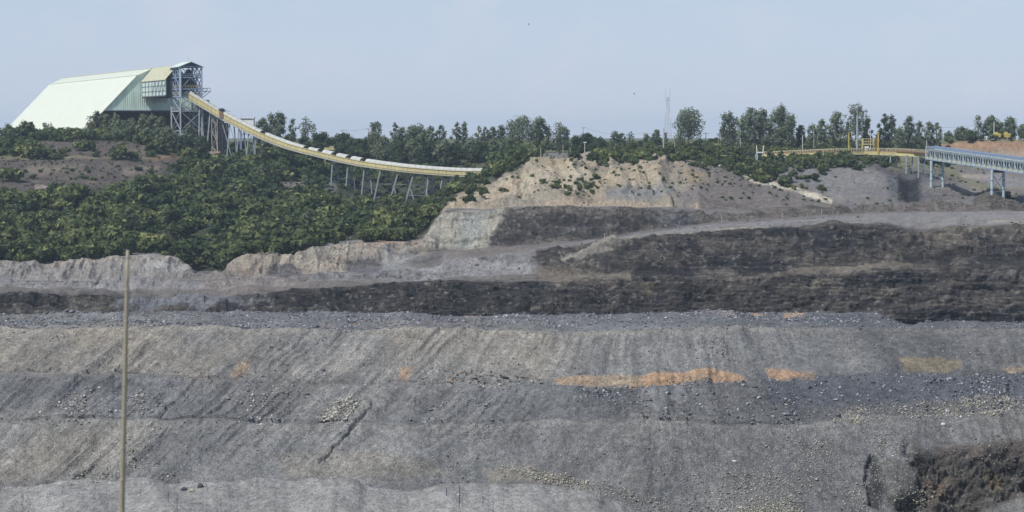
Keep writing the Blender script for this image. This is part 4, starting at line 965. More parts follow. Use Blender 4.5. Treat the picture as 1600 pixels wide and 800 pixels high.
for s in (-1, 1): mb.beam(S3(s*gw, L0, 18.3), S3(s*gw, L1, 18.3), .4, .5)
mb.box(S3(0, (L0+L1)/2, 18.35), 2*gw, abs(L1-L0), .2, pL, -dL)
for k in range(5, 14):
    l = L1*k/15.; mb.beam(S3(-gw, l, 18.2), S3(-gw+1, l-1.2, 15.5), .2); mb.beam(S3(-gw+2, l-2.6, 18.2), S3(-gw+1, l-1.2, 15.5), .2)
mb.build('floor_frame', M_dark_in, gal)

# --- the blue steel tower
TF = Vector(((283-800)/FPX*970, 970, 0)); TW, TL = 9.6, 15.
def T3(p, d, z): return TF+pL*p+dL*d+Vector((0, 0, z))
tow = empty('transfer_tower', T3(TW/2, TL/2, gz(290, 975)), 'blue steel lattice tower with a small gable roof beside the shed', 'tower')
zb = gz(283, 970)-1.2; lev = [zb, 3., 11.6, 18., 21.2, 26.2, 31.]
for ip, p in enumerate((0, TW)):
    for id_, d_ in enumerate((0, TL)):
        MB().beam(T3(p, d_, 17.5), T3(p, d_, 31.), .95 if (ip, id_) == (0, 0) else .7).build('upper_column', M_blue if not (ip, id_) == (0, 0) else M_pblue, tow)
        MB().beam(T3(p, d_, zb), T3(p, d_, 17.5), .62).build('leg', M_galv, tow)
sides = [((0,0),(TW,0)), ((0,0),(0,TL)), ((TW,0),(TW,TL)), ((0,TL),(TW,TL))]
for si, (a, b_) in enumerate(sides):
    mb = MB(); ml = MB()
    for li in range(1, len(lev)):
        z = lev[li]; t = mb if z > 17 else ml
        t.beam(T3(*a, z), T3(*b_, z), .5)
    for li in range(1, len(lev)-1):
        z0, z1 = lev[li], lev[li+1]; t = mb if z0 >= 17 else ml
        m_ = ((a[0]+b_[0])/2, (a[1]+b_[1])/2)
        if z0 >= 17:
            if si in (0, 3): t.beam(T3(*a, z0), T3(*m_, z1), .28); t.beam(T3(*b_, z0), T3(*m_, z1), .28)
            else:
                t.beam(T3(*a, z0), T3(*m_, z1), .3); t.beam(T3(*m_, z1), T3(*b_, z0), .3); t.beam(T3(*m_, z0), T3(*a, z1), .25); t.beam(T3(*m_, z0), T3(*b_, z1), .25); t.beam(T3(*m_, z0), T3(*m_, z1), .3)
        else:
            t.beam(T3(*a, z0), T3(*b_, z1), .26); t.beam(T3(*b_, z0), T3(*a, z1), .26)
    ml.beam(T3(*a, lev[1]), T3(*b_, lev[0]+2), .26)
    mb.build('upper_bracing', M_blue, tow); ml.build('lower_bracing', M_galv, tow)
for z in (11.6, 18., 21.2, 26.2):
    mb = MB(); mb.box(T3(TW/2, TL/2, z+.3), TW-.4, TL-.4, .15, pL, dL)
    pf = mb.build('platform', M_rust if z in (18., 21.2) else M_dark_in, tow)
    mb = MB()
    for a, b_ in sides:
        for h in (.6, 1.25): mb.beam(T3(*a, z+.4+h)-dL*.0, T3(*b_, z+.4+h), .13)
        for k in range(9):
            q = T3(a[0]+(b_[0]-a[0])*k/8, a[1]+(b_[1]-a[1])*k/8, z+.4); mb.beam(q, q+Vector((0,0,1.25)), .1)
    mb.build('handrail', M_yel if z in (18., 21.2) else M_galv, pf)
mb = MB(); ov = .9
rf = [(-ov, 30.9), (TW/2, 33.2), (TW+ov, 30.9)]
mb.prism([T3(w, -ov, z) for w, z in rf]+[T3(w, -ov, z-.22) for w, z in rf[::-1]], [T3(w, TL+ov, z) for w, z in rf]+[T3(w, TL+ov, z-.22) for w, z in rf[::-1]])
tr_ = mb.build('roof', M_ppanel, tow)
MB().prism([T3(0, -.1, 31.0), T3(TW, -.1, 31.0), T3(TW/2, -.1, 32.9)], [T3(0, .1, 31.0), T3(TW, .1, 31.0), T3(TW/2, .1, 32.9)]).build('gable_panel', M_dark_in, tr_)
MB().tube(T3(TW*.62, TL/2, 31), T3(TW*.62, TL/2, 35.8), .09, .04, 6).build('lightning_rod', M_galv, tow)
# chute inside: wide hood, neck, spout
def lathe(mb, c, prof, n=14):
    c = Vector(c); rings = [[c+Vector((math.cos(t*2*math.pi/n)*r, math.sin(t*2*math.pi/n)*r, z)) for t in range(n)] for r, z in prof]
    vs = [q for r in rings for q in r]; m = len(rings)
    mb.add(vs, [(i*n+j, i*n+(j+1) % n, (i+1)*n+(j+1) % n, (i+1)*n+j) for i in range(m-1) for j in range(n)]+[tuple(range(n))[::-1], tuple(range((m-1)*n, m*n))])
mb = MB(); lathe(mb, T3(TW*.6, TL*.5, 0), [(3.4,21.8),(3.6,24.2),(2.6,26.),(1.4,28.8),(1.0,30.)])
mb.build('chute_hood', M_dark_in, tow, smooth=True)
mb = MB(); mb.beam(T3(TW*.6, TL*.4, 21.4), T3(TW*1.1, TL*.2, 13.), 3., 2.4); mb.beam(T3(TW*1.0, TL*.2, 14.), T3(TW*1.55, TL*.1, 9.), 2.8, 2.2)
mb.build('discharge_chute', M_dark_in, tow)
# cantilevered walkways on the right face
mb = MB()
for z, ln in ((20.4, 4.6), (13.4, 4.2)):
    mb.box(T3(TW+ln/2, TL*.35, z), ln, TL*.5, .2, pL, dL)
    for dd in (TL*.12, TL*.58):
        mb.beam(T3(TW+ln, dd, z), T3(TW, dd, z-3.6), .25)
        for k in range(4): mb.beam(T3(TW+ln*k/3, dd, z), T3(TW+ln*k/3, dd, z+1.3), .12)
        mb.beam(T3(TW, dd, z+1.3), T3(TW+ln, dd, z+1.3), .14)
    mb.beam(T3(TW+ln, TL*.12, z+1.3), T3(TW+ln, TL*.58, z+1.3), .14)
mb.build('side_walkway', M_gsteel, tow)
# lower service structure at the foot of the tower, right side
ann = empty('service_frame', on(322, 985), 'dark open steel frame under the top of the sloping conveyor', 'steel frame')
AF = Vector(((304-800)/FPX*985, 985, 0)); zg = gz(320, 985)
def A3(p, d, z): return AF+pL*p+dL*d+Vector((0, 0, z))
for p in (0, 6.5, 13.):
    for d_ in (0, 8.):
        MB().beam(A3(p, d_, zg-1), A3(p, d_, 11.8-(p/13.)*1.), .42).build('leg', M_gsteel, ann)
mb = MB()
for z in (2.5, 6.8, 11.):
    for d_ in (0, 8.): mb.beam(A3(0, d_, z), A3(13, d_, z), .32)
    for p in (0, 6.5, 13.): mb.beam(A3(p, 0, z), A3(p, 8, z), .3)
for (p0, p1) in ((0, 6.5), (6.5, 13)):
    mb.beam(A3(p0, 0, 2.5), A3(p1, 0, 6.8), .22); mb.beam(A3(p1, 0, 2.5), A3(p0, 0, 6.8), .22); mb.beam(A3(p0, 0, 6.8), A3(p1, 0, 11), .22)
mb.build('bracing', M_gsteel, ann)
mb = MB(); mb.box(A3(6.5, 4, 11.2), 13.6, 8.6, .25, pL, dL); dk_ = mb.build('deck', M_rust, ann)
mb = MB()
for k in range(12): mb.beam(A3(13*k/11., -.3, 11.3), A3(13*k/11., -.3, 12.4), .1)
mb.beam(A3(0, -.3, 12.4), A3(13, -.3, 12.4), .13); mb.build('handrail', M_yel, dk_)
# black conical surge bin behind
mb = MB(); bc = on(322, 1004); lathe(mb, (bc.x, bc.y, 0), [(9.5,bc.z-1),(9.5,3.5),(8.6,6.5),(5.6,10.),(2.4,15.),(1.6,17.)], 20)
tag(mb.build('surge_bin', M_dark_in, None, (bc.x, bc.y, bc.z), True), 'black conical coal bin behind the tower foot', 'bin')
mb = MB(); q = on(322, 962); mb.box((q.x, q.y, q.z+1.2), 13, 5, 4.2); mb.box((q.x+7, q.y-.5, q.z+.2), 6, 4, 2.6)
tag(mb.build('retaining_wall', painted('pinkish_render', (.40,.31,.27), .9, .3, (.3,.22,.18), .3), None, tuple(q)), 'pinkish low wall under the upper end of the sloping conveyor', 'wall')

# --- sloping curved belt conveyor
CP = [(296,149,970),(320,163,968),(345,177.5,965),(372,192,960),(400,206,955),(425,217,950),(450,226.5,945),(480,235,938),(510,242,931),(540,249,915),(570,255,902),(600,259.5,893),(640,264.5,886),(680,268,882),(720,270.5,879),(760,271,876),(790,270,870)]
cu = np.array(CP, float)
tt = np.linspace(0, len(cu)-1, 400); raw = np.stack([np.interp(tt, np.arange(len(cu)), cu[:, i]) for i in range(3)], 1)
for i in range(3): raw[:, i] = smooth1(raw[:, i], 14)
def cpt(u):
    return P(u, float(np.interp(u, raw[:, 0], raw[:, 1])), float(np.interp(u, raw[:, 0], raw[:, 2])))
conv = empty('overland_conveyor', on(560, 920), 'long yellow covered conveyor curving down from the tower to the right', 'conveyor')
us = list(np.arange(297, 763, 6.)); pts = [cpt(u) for u in us]
hgt = lambda u: float(np.interp(u, [296,400,500,620,790], [1.75,1.6,1.35,1.3,1.45]))
fr = []
for i, p in enumerate(pts):
    d = (pts[min(i+1, len(pts)-1)]-pts[max(i-1, 0)]).normalized(); x = d.cross(Vector((0,0,1))).normalized(); fr.append((p, d, x, x.cross(d)*1.0))
# x points to the right of travel = towards the camera side (negative y)
def at(i, a, h):
    p, d, x, n_ = fr[i]; s = 1 if x.y < 0 else -1
    return p+x*s*a+Vector((0, 0, 1))*h
for side, nm in ((1, 'side_panel'), (-1, 'side_panel')):
    mb = MB()
    for i in range(len(pts)-1):
        h0, h1 = hgt(us[i]), hgt(us[i+1]); w = 1.6*side
        A_ = [at(i, w, -h0), at(i, w, h0*.62), at(i, w-.12*side, h0*.62), at(i, w-.12*side, -h0)]
        B_ = [at(i+1, w, -h1), at(i+1, w, h1*.62), at(i+1, w-.12*side, h1*.62), at(i+1, w-.12*side, -h1)]
        mb.prism(A_, B_)
        mb.beam(at(i, w+.06*side, -h0), at(i, w+.06*side, h0*.62), .14)
    mb.build(nm, M_yel if side == 1 else M_yelp, conv)
for h, nm, mt in ((-1.02, 'bottom_chord', M_yelp), (-.45, 'rail', M_yelp), (.62, 'top_chord', M_yelp)):
    for s in (1, -1):
        mb = MB()
        for i in range(len(pts)-1): mb.beam(at(i, 1.75*s, hgt(us[i])*h), at(i+1, 1.75*s, hgt(us[i+1])*h), .2 if h > -.9 else .34, .2 if h > -.9 else .4)
        mb.build(nm, mt, conv)
mb = MB()
for i in range(len(pts)-1): mb.beam(at(i, 0, .2), at(i+1, 0, .2), 2.2, .15)
mb.build('belt', M_belt, conv)
mb = MB()
for i in range(len(pts)-1): mb.beam(at(i, 0, -hgt(us[i])), at(i+1, 0, -hgt(us[i+1])), 3.2, .12)
mb.build('floor_plate', M_dark_in, conv)
gaps = [(412,417),(478,483),(501,511),(516,519),(525,530),(543,551),(557,561),(566,574)]
def in_gap(u): return any(a <= u <= b_ for a, b_ in gaps)
seg = []; u = 298.
while u < 757:
    e = min(u+(7.5 if u < 600 else 9), 759); mb = MB()
    if not in_gap((u+e)/2):
        def cov(uu):
            p = cpt(uu); h = hgt(uu)*.62; xs = Vector((0, -1, 0)); d = (cpt(uu+1)-cpt(uu-1)).normalized(); x = d.cross(Vector((0,0,1))).normalized(); x = x if x.y < 0 else -x
            arc = [(1.78, h-.02), (1.62, h+.55), (1.1, h+1.0), (.4, h+1.2), (-.4, h+1.2), (-1.1, h+1.0), (-1.62, h+.55), (-1.78, h-.02)]
            k = .75 if 300 < uu < 500 else 1.; return [p+x*a+Vector((0,0,h+(z-h)*k)) for a, z in arc]
        a_, b_ = cov(u+.25), cov(e-.1)
        mb.add(a_+b_, [(i, i+1, 9+i, 8+i) for i in range(7)])
        ins = [q-Vector((0,0,.08)) for q in a_]+[q-Vector((0,0,.08)) for q in b_]; mb.add(ins, [(i, 8+i, 9+i, i+1) for i in range(7)])
        mb.build('cover', M_cover, conv)
    u = e
mb = MB()
for i in range(len(pts)-1): mb.beam(at(i, 2.3, -hgt(us[i])*.95), at(i+1, 2.3, -hgt(us[i+1])*.95), 1., .1)
wk = mb.build('walkway', M_galv, conv)
mb = MB()
for i in range(0, len(pts)-1):
    mb.beam(at(i, 2.75, -hgt(us[i])*.95), at(i, 2.75, -hgt(us[i])*.95+1.1), .06); mb.beam(at(i, 2.75, -hgt(us[i])*.95+1.1), at(i+1, 2.75, -hgt(us[i+1])*.95+1.1), .07)
mb.build('handrail', M_galv, wk)
# trestles of the sloping conveyor
def trestle(u, w_top, w_bot, label, mat=M_gsteel, braces=2, cp=cpt, drop=1.9, group='trestles of the sloping conveyor', zg_=None, dep=1.5):
    p = cp(u); zt = p.z-drop; b0 = Vector((p.x, p.y, gz(u, p.y)-.6)) if zg_ is None else Vector((p.x, p.y, zg_))
    if zt-b0.z < 1.5: return
    t = empty('trestle', (p.x, p.y, b0.z), label, 'trestle', group)
    H = zt-b0.z; legs = []
    for s in (-1, 1):
        a = Vector((p.x+s*w_bot, p.y+s*dep, b0.z)); c = Vector((p.x+s*w_top, p.y+s*dep*.5, zt)); legs.append((a, c))
        MB().beam(a, c, .48).build('leg', mat, t)
    mb = MB(); mb.beam(legs[0][1], legs[1][1], .4)
    for k in range(1, braces+1):
        f = k/(braces+.6); q = [a.lerp(c, 1-f) for a, c in legs]; mb.beam(q[0], q[1], .22)
        f2 = (k-1)/(braces+.6); r_ = [a.lerp(c, 1-f2) for a, c in legs]
        mb.beam(r_[0], q[1], .12)
        if braces > 2: mb.beam(r_[1], q[0], .14)
    mb.build('cross_brace', mat, t)
for i, (u, wt, wb, br) in enumerate([(362,.8,2.2,1),(377,.9,2.4,2),(392,.9,2.2,3),(403,.8,2.,2)]):
    trestle(u, wt, wb, f'short grey trestle below the conveyor near the tower, {ORD[i]} from the left', M_gsteel, br, group='short trestles near the tower')
for i, (u, wt, wb, br) in enumerate([(523,.9,1.6,4),(547,.9,1.8,4),(573,1.,2.2,4),(602,2.,5.,2),(628,1.6,5.,2),(652,1.6,4.6,2),(672,.7,1.6,4),(696,1.,2.,3)]):
    trestle(u, wt, wb, f'tall splayed grey trestle in the valley, {ORD[i]} from the left', M_galv if 590 < u < 660 else M_gsteel, br)
for i, (u, wt, wb) in enumerate([(314,.6,1.0),(331,.7,2.6)]):
    trestle(u, wt, wb, f'long leaning pale leg frame below the conveyor head, {ORD[i]} from the left', M_galv, 2, group='leg frames below the conveyor head')
# take-up tower with yellow stairs under the belt
tu = empty('take_up_tower', on(349, 962), 'black take-up tower with yellow stairs under the sloping conveyor', 'take-up tower')
TB = on(342, 962); zt = cpt(348).z-2.2
mb = MB()
for dx in (0, 1.9, 3.8):
    for dy in (0, 3.): mb.beam(TB+Vector((dx-.2-dx*.0, dy, -1)), Vector((TB.x+dx, TB.y+dy, zt-dx*.3)), .34)
for k in range(5):
    z = TB.z+(zt-1-TB.z)*k/5.; z1 = TB.z+(zt-1-TB.z)*(k+1)/5.
    mb.beam(Vector((TB.x, TB.y, z1)), Vector((TB.x+3.8, TB.y, z1)), .22); mb.beam(Vector((TB.x, TB.y, z)), Vector((TB.x+3.8, TB.y, z1)), .18); mb.beam(Vector((TB.x+3.8, TB.y, z)), Vector((TB.x, TB.y, z1)), .18)
mb.build('frame', M_dark_in, tu)
mb = MB(); mb.box(TB+Vector((1.9, 1.5, (zt-TB.z)*.62)), 2.6, 2.2, (zt-TB.z)*.6); mb.build('counterweight', M_dark_in, tu)
mb = MB()
for s in (-1, 1): mb.beam(Vector((TB.x-1.2, TB.y+s, TB.z-.5)), Vector((TB.x+5.6, TB.y+s, zt+.2)) if s > 0 else Vector((TB.x+6.4, TB.y+s, TB.z-.8)), .3)
mb.beam(Vector((TB.x+2, TB.y-1.2, zt-2)), Vector((TB.x+6.6, TB.y-1.5, TB.z-1)), .34); mb.build('brace', M_gsteel, tu)
mb = MB()
for k in range(6):
    z0 = TB.z+k*(zt-TB.z)/6.; z1 = TB.z+(k+1)*(zt-TB.z)/6.; xa, xb = (-2.6, -.6) if k % 2 == 0 else (-.6, -2.6)
    mb.beam(Vector((TB.x+xa, TB.y-.6, z0)), Vector((TB.x+xb, TB.y-.6, z1)), .5, .22); mb.beam(Vector((TB.x+xa, TB.y-1.1, z0+1)), Vector((TB.x+xb, TB.y-1.1, z1+1)), .12)
for x_ in (-2.8, -.4): mb.beam(Vector((TB.x+x_, TB.y-.6, TB.z-.5)), Vector((TB.x+x_, TB.y-.6, zt+.3)), .22)
mb.build('stairs', M_yelp, tu)
q = cpt(347); mb = MB(); lathe(mb, (q.x, q.y-1.0, q.z), [(.3,1.2),(1.5,1.7),(1.4,2.2),(.5,2.6)], 10); mb.beam(q+Vector((0,-1,-.8)), q+Vector((0,-1,1.6)), .3); mb.beam(q+Vector((.8,-1,2.0)), q+Vector((3.6,-1,1.2)), .16)
mb.build('pulley_housing', M_dark_in, tu)
mb = MB(); mb.box(q+Vector((0, -2.1, -.4)), 1.7, 1.1, 2.6); mb.build('drive_guard', M_rust, tu)

# --- small white building behind the conveyor
hb = Vector(((386-800)/FPX*985, 985, gz(386, 985))); zr = P(386, 184, 985).z
wh = empty('switch_house', hb, 'small white flat-roofed house on blue legs behind the conveyor', 'building')
mb = MB(); mb.box(Vector((hb.x+.4, hb.y, zr-3.)), 6., 5., 5.2); mb.build('wall', M_white, wh)
mb = MB(); mb.box(Vector((hb.x+.2, hb.y, zr-.1)), 6.8, 5.8, .5); mb.build('roof', M_white, wh)
for sx in (-2.6, 3.2):
    for sy in (-2, 2): MB().beam(Vector((hb.x+sx, hb.y+sy, hb.z-1)), Vector((hb.x+sx, hb.y+sy, zr-5.6)), .4).build('leg', M_blue, wh)
mb = MB()
for sy in (-2, 2): mb.beam(Vector((hb.x-2.6, hb.y+sy, zr-7.5)), Vector((hb.x+3.2, hb.y+sy, zr-7.5)), .25); mb.beam(Vector((hb.x-2.6, hb.y+sy, zr-7.5)), Vector((hb.x+3.2, hb.y+sy, zr-5.6)), .2)
mb.build('bracing', M_blue, wh)
for sx in (-2.2, 2.4): MB().tube(Vector((hb.x+sx, hb.y, zr)), Vector((hb.x+sx, hb.y, zr+2.6)), .06, .04, 5).build('antenna', M_galv, wh)
b = Vector(((515-800)/FPX*950, 950, P(515, 233, 950).z))
mb = MB(); mb.box(b, 4.2, 2.4, 1.3); mb.box(b+Vector((1., -.3, .9)), 1.8, 1.8, .7); mb.box(b+Vector((0,-1.3,-.2)), 4.6, .2, .25)
for sx in (-1.8, 1.8): mb.beam(b+Vector((sx, 0, -.6)), b+Vector((sx, 0, -6)), .25)
tag(mb.build('yellow_drive_platform', M_yel, None, tuple(b)), 'small yellow machine housing just above the curving conveyor', 'machine')

# --- level yellow conveyor on the right
RC = np.array([(1090,242.5,905),(1150,241.5,900),(1200,241,893),(1250,239.3,885),(1300,237.3,876),(1350,236.3,880),(1400,237.5,878),(1430,239,868),(1455,241,838)], float)
def rpt(u): return P(u, float(np.interp(u, RC[:, 0], RC[:, 1])), float(np.interp(u, RC[:, 0], RC[:, 2])))
rc = empty('yellow_conveyor', on(1330, 870), 'level rusty yellow conveyor on the mound left of the blue gallery', 'conveyor')
ur = list(np.arange(1194, 1456, 4.)); rp_ = [rpt(u) for u in ur]
hh = lambda u: float(np.interp(u, [1100,1300,1455], [.75,1.15,1.35]))
def ra(i, a, h): return rp_[i]+Vector((0, -1, 0))*a+Vector((0, 0, h))
mb = MB(); mu = MB(); mc = MB(); mbelt = MB()
for i in range(len(rp_)-1):
    h0 = hh(ur[i]); h1 = hh(ur[i+1])
    for s in (1, -1):
        w = 1.2*s
        mb.prism([ra(i, w, -h0), ra(i, w, .1), ra(i, w-.1*s, .1), ra(i, w-.1*s, -h0)], [ra(i+1, w, -h1), ra(i+1, w, .1), ra(i+1, w-.1*s, .1), ra(i+1, w-.1*s, -h1)])
        mu.beam(ra(i, w+.05*s, .1), ra(i, w+.05*s, h0*1.05), .22)
        mc.beam(ra(i, w+.08*s, h0*1.05), ra(i+1, w+.08*s, h1*1.05), .2); mc.beam(ra(i, w+.1*s, -h0), ra(i+1, w+.1*s, -h1), .28)
    mbelt.beam(ra(i, 0, .35), ra(i+1, 0, .35), 2., .5)
mb.build('side_panel', M_yel, rc); mu.build('stanchion', M_yelp, rc); mc.build('chord', M_yelp, rc); mbelt.build('belt', M_rust, rc)
mb = MB()
for i in range(0, 30): mb.beam(ra(i, 1.7, -hh(ur[i])-.35), ra(i+1, 1.7, -hh(ur[i+1])-.35), .5, .2)
mb.build('walkway', M_white, rc)
for i, u in enumerate((1204,1232,1262,1300,1340,1378,1396,1421,1440)):
    trestle(u, 1.3, 1.5, f'low rusty trestle of the yellow conveyor, {ORD[i]} from the left', M_gsteel, 2, rpt, 1.2, 'low trestles of the yellow conveyor')
for i, (u, vt) in enumerate(((1325, 207), (1371, 207))):
    p = rpt(u)+Vector((0, -.2, 0)); zt = P(u, vt, p.y).z
    t = MB(); t.beam(Vector((p.x, p.y-1.3, p.z-1.2)), Vector((p.x, p.y-1.3, zt)), .44)
    t.box(Vector((p.x, p.y-1.3, zt+.08)), .75, .75, .15)
    tag(t.build('yellow_post', M_byel, None, (p.x, p.y, p.z)), ('bright yellow post left of the railed platform' if i == 0 else 'bright yellow post right of the railed platform')+' on the conveyor', 'post', 'yellow posts on the conveyor')
pl0 = rpt(1356); t = empty('railed_platform', pl0, 'yellow railed platform between the two yellow posts', 'platform')
for sx in (-2.2, 2.2):
    for sy in (-1, 1): MB().beam(pl0+Vector((sx, sy, -.6)), pl0+Vector((sx, sy, 5.)), .3).build('post', M_yel, t)
mb = MB(); mb.box(pl0+Vector((0,0,2.6)), 4.6, 2.2, .2); mb.build('deck', M_yel, t)
mb = MB()
for z in (2.9, 3.9, 5.): mb.beam(pl0+Vector((-2.2,-1,z)), pl0+Vector((2.2,-1,z)), .2); mb.beam(pl0+Vector((-2.2,1,z)), pl0+Vector((2.2,1,z)), .2)
for k in range(-2, 3): mb.beam(pl0+Vector((k*.9,-1,2.6)), pl0+Vector((k*.9,-1,5)), .14)
mb.build('railing', M_yel, t)
MB().box(pl0+Vector((-.6, -.4, 1.2)), 1.6, 1.2, 1.6).build('motor', M_white, t)
p = rpt(1366); mb = MB(); mb.beam(p+Vector((.6,-1,-.5)), p+Vector((.6,-1,5.2)), .5); mb.box(p+Vector((.6,-1,5.0)), .9, .6, 1.)
tag(mb.build('control_cabinet', M_rust, None, tuple(p)), 'brown upright cabinet on a post beside the railed platform', 'cabinet')

# --- blue truss gallery on the right
bl = empty('blue_truss_gallery', on(1520, 780), 'blue steel truss conveyor gallery running off the right edge', 'gallery')
B0 = Vector(tuple(P(1454, 239, 828))); B1 = Vector(tuple(P(1600, 259.5, 742))); dB = (B1-B0).normalized(); B1 = B1+dB*34; LB = (B1-B0).length
xB = dB.cross(Vector((0,0,1))).normalized(); xB = xB if xB.y < 0 else -xB
def Q(l, a, h): return B0+dB*l+xB*a+Vector((0,0,h))
hB = 2.25; nbay = int(LB/2.3)
for s, nm in ((1, 'front'), (-1, 'rear')):
    MB().beam(Q(0, 1.9*s, hB), Q(LB, 1.9*s, hB), .32).build('top_chord', M_blue, bl); MB().beam(Q(0, 1.9*s, -hB), Q(LB, 1.9*s, -hB), .34).build('bottom_chord', M_blue, bl)
    mb = MB()
    for k in range(nbay+1):
        l = LB*k/nbay; mb.beam(Q(l, 1.9*s, -hB), Q(l, 1.9*s, hB), .2 if k % 4 else .34)
        if k < nbay: 
            l2 = LB*(k+1)/nbay; mb.beam(Q(l, 1.9*s, -hB if k % 2 else .2), Q(l2, 1.9*s, .2 if k % 2 else -hB), .15); 
    mb.build('web', M_pblue, bl)
mb = MB()
for k in range(nbay*2):
    l = LB*k/nbay/2; mb.beam(Q(l, -1.9, hB+.1), Q(l, 1.9, hB+.1), .2)
mb.beam(Q(0, -1.4, hB+.35), Q(LB, -1.4, hB+.35), .25); mb.beam(Q(0, .0, hB+.3), Q(LB, .0, hB+.3), .5, .12); mb.build('top_member', M_blue, bl)
mb = MB(); mb.beam(Q(0, 0, .05), Q(LB, 0, .05), 1.9, .3); mb.build('belt', M_belt, bl)
mb = MB()
for k in range(nbay*2): l = LB*(k+.5)/nbay/2; mb.beam(Q(l, 1.3, -.1), Q(l, 1.3, -1.), .5, .5)
mb.beam(Q(0, 1.3, -1.), Q(LB, 1.3, -1.), .1); mb.build('idler_rack', M_dark_in, bl)
mb = MB()
for k in range(nbay*2): l = LB*(k+.5)/nbay/2; mb.beam(Q(l, 1.0, .9), Q(l+.7, 1.2, 1.35), .5, .7)
mb.build('idler_guard', M_white, bl)
mb = MB(); mb.beam(Q(0, 1.75, -1.75), Q(LB, 1.75, -1.75), .12, .75); mb.build('toe_panel', M_yelp, bl)
mb = MB(); mb.beam(Q(0, 0, -2.1), Q(LB, 0, -2.1), 3.4, .15); mb.build('floor', M_gsteel, bl)
mb = MB(); mb.beam(Q(0, -1.75, 1.), Q(LB, -1.75, 1.), .12, 1.9); mb.build('wind_panel', M_ppanel, bl)
for i, (ua, ub, vb) in enumerate(((1454.5, 1474.5, 313), (1549, 1569.5, 303))):
    l = min(range(0, int(LB)), key=lambda q: abs(800+Q(q, 0, 0).x/Q(q, 0, 0).y*FPX-(ua+ub)/2)); pc = Q(l, 0, 0)
    wd = (ub-ua)/2*pc.y/FPX; zt = pc.z-hB-.3; zb_ = gz((ua+ub)/2, pc.y)-1
    t = empty('gallery_support', (pc.x, pc.y, zb_), ('left' if i == 0 else 'right')+' pale blue two-legged support under the blue gallery', 'support', 'supports of the blue gallery')
    for s in (-1, 1):
        f = Vector((pc.x+s*wd, pc.y+s*1.2, 0))
        lg = MB().tube(f+Vector((0,0,zb_)), f+Vector((0,0,zt)), .52, .52, 12).build('leg', M_pblue, t)
        for q in (.3, .62):
            mb = MB(); mb.tube(f+Vector((0,0,zb_+(zt-zb_)*q)), f+Vector((0,0,zb_+(zt-zb_)*q+.22)), .6, .6, 12)
            mb.build('flange', M_rust, lg)
    a = Vector((pc.x-wd, pc.y-1.2, 0)); c = Vector((pc.x+wd, pc.y+1.2, 0))
    mb = MB(); mb.beam(a+Vector((0,0,zt-.5)), c+Vector((0,0,zt-.5)), .6, 1.); mb.build('cap_beam', M_dark_in, t)
    mb = MB(); z1 = zt-1.2; z0 = zt-(8.5 if i == 0 else 7.5)
    mb.beam(a+Vector((0,0,z0)), c+Vector((0,0,z1)), .2); mb.beam(a+Vector((0,0,z1)), c+Vector((0,0,z0)), .2); mb.beam(a+Vector((0,0,z0)), c+Vector((0,0,z0)), .2)
    mb.build('cross_brace', M_gsteel, t)

# --- radio mast
ms = on(1043, 1040); zt = P(1043, 152, 1040).z
mast = empty('radio_mast', ms, 'tall thin lattice radio mast rising above the skyline trees', 'mast')
def mw(z): return 1.9*(1-(z-ms.z)/(zt-ms.z))*1.0+.55
mb = MB(); nst = 16
for k in range(nst):
    z0 = ms.z-1+(zt-ms.z+1)*k/nst; z1 = ms.z-1+(zt-ms.z+1)*(k+1)/nst
    c0 = [Vector((ms.x+math.cos(a)*mw(z0), ms.y+math.sin(a)*mw(z0), z0)) for a in (.5, 2.6, 4.7)]; c1 = [Vector((ms.x+math.cos(a)*mw(z1), ms.y+math.sin(a)*mw(z1), z1)) for a in (.5, 2.6, 4.7)]
    for j in range(3): mb.beam(c0[j], c1[j], .11); mb.beam(c0[j], c1[(j+1) % 3], .05); mb.beam(c1[j], c1[(j+1) % 3], .05)
mb.build('lattice', M_galv, mast)
for dx, vtop in ((-2.6, 129), (2.2, 129), (.2, 144)):
    mb = MB(); mb.tube(Vector((ms.x+dx*.4, ms.y, zt-2)), Vector((ms.x+dx*.4, ms.y, P(1043, vtop+8, 1040).z)), .07, .05, 5); mb.beam(Vector((ms.x, ms.y, zt-1.5)), Vector((ms.x+dx*.4, ms.y, zt-1.5)), .07)
    mb.build('aerial', M_galv, mast)
mb = MB(); mb.box(Vector((ms.x-1, ms.y-.5, zt-6)), .5, .3, 2.2); mb.box(Vector((ms.x+1.1, ms.y-.4, zt-8.5)), .5, .3, 2.); mb.build('antenna_panel', M_white, mast)
# white mast in the tree
ms = on(1338.5, 975); mb = MB(); zt = P(1338, 160, 975).z
mb.tube(ms+Vector((0,0,-1)), Vector((ms.x, ms.y, P(1338, 180, 975).z)), .42, .36, 8); mb.tube(Vector((ms.x, ms.y, P(1338, 180, 975).z)), Vector((ms.x, ms.y, zt)), .13, .08, 6)
for z in (.4, .7): mb.beam(Vector((ms.x-.6, ms.y, ms.z+(zt-ms.z)*z)), Vector((ms.x+.6, ms.y, ms.z+(zt-ms.z)*z)), .15)
tag(mb.build('white_mast', M_galv, None, tuple(ms)), 'pale slim mast standing in front of the tall open tree', 'mast')

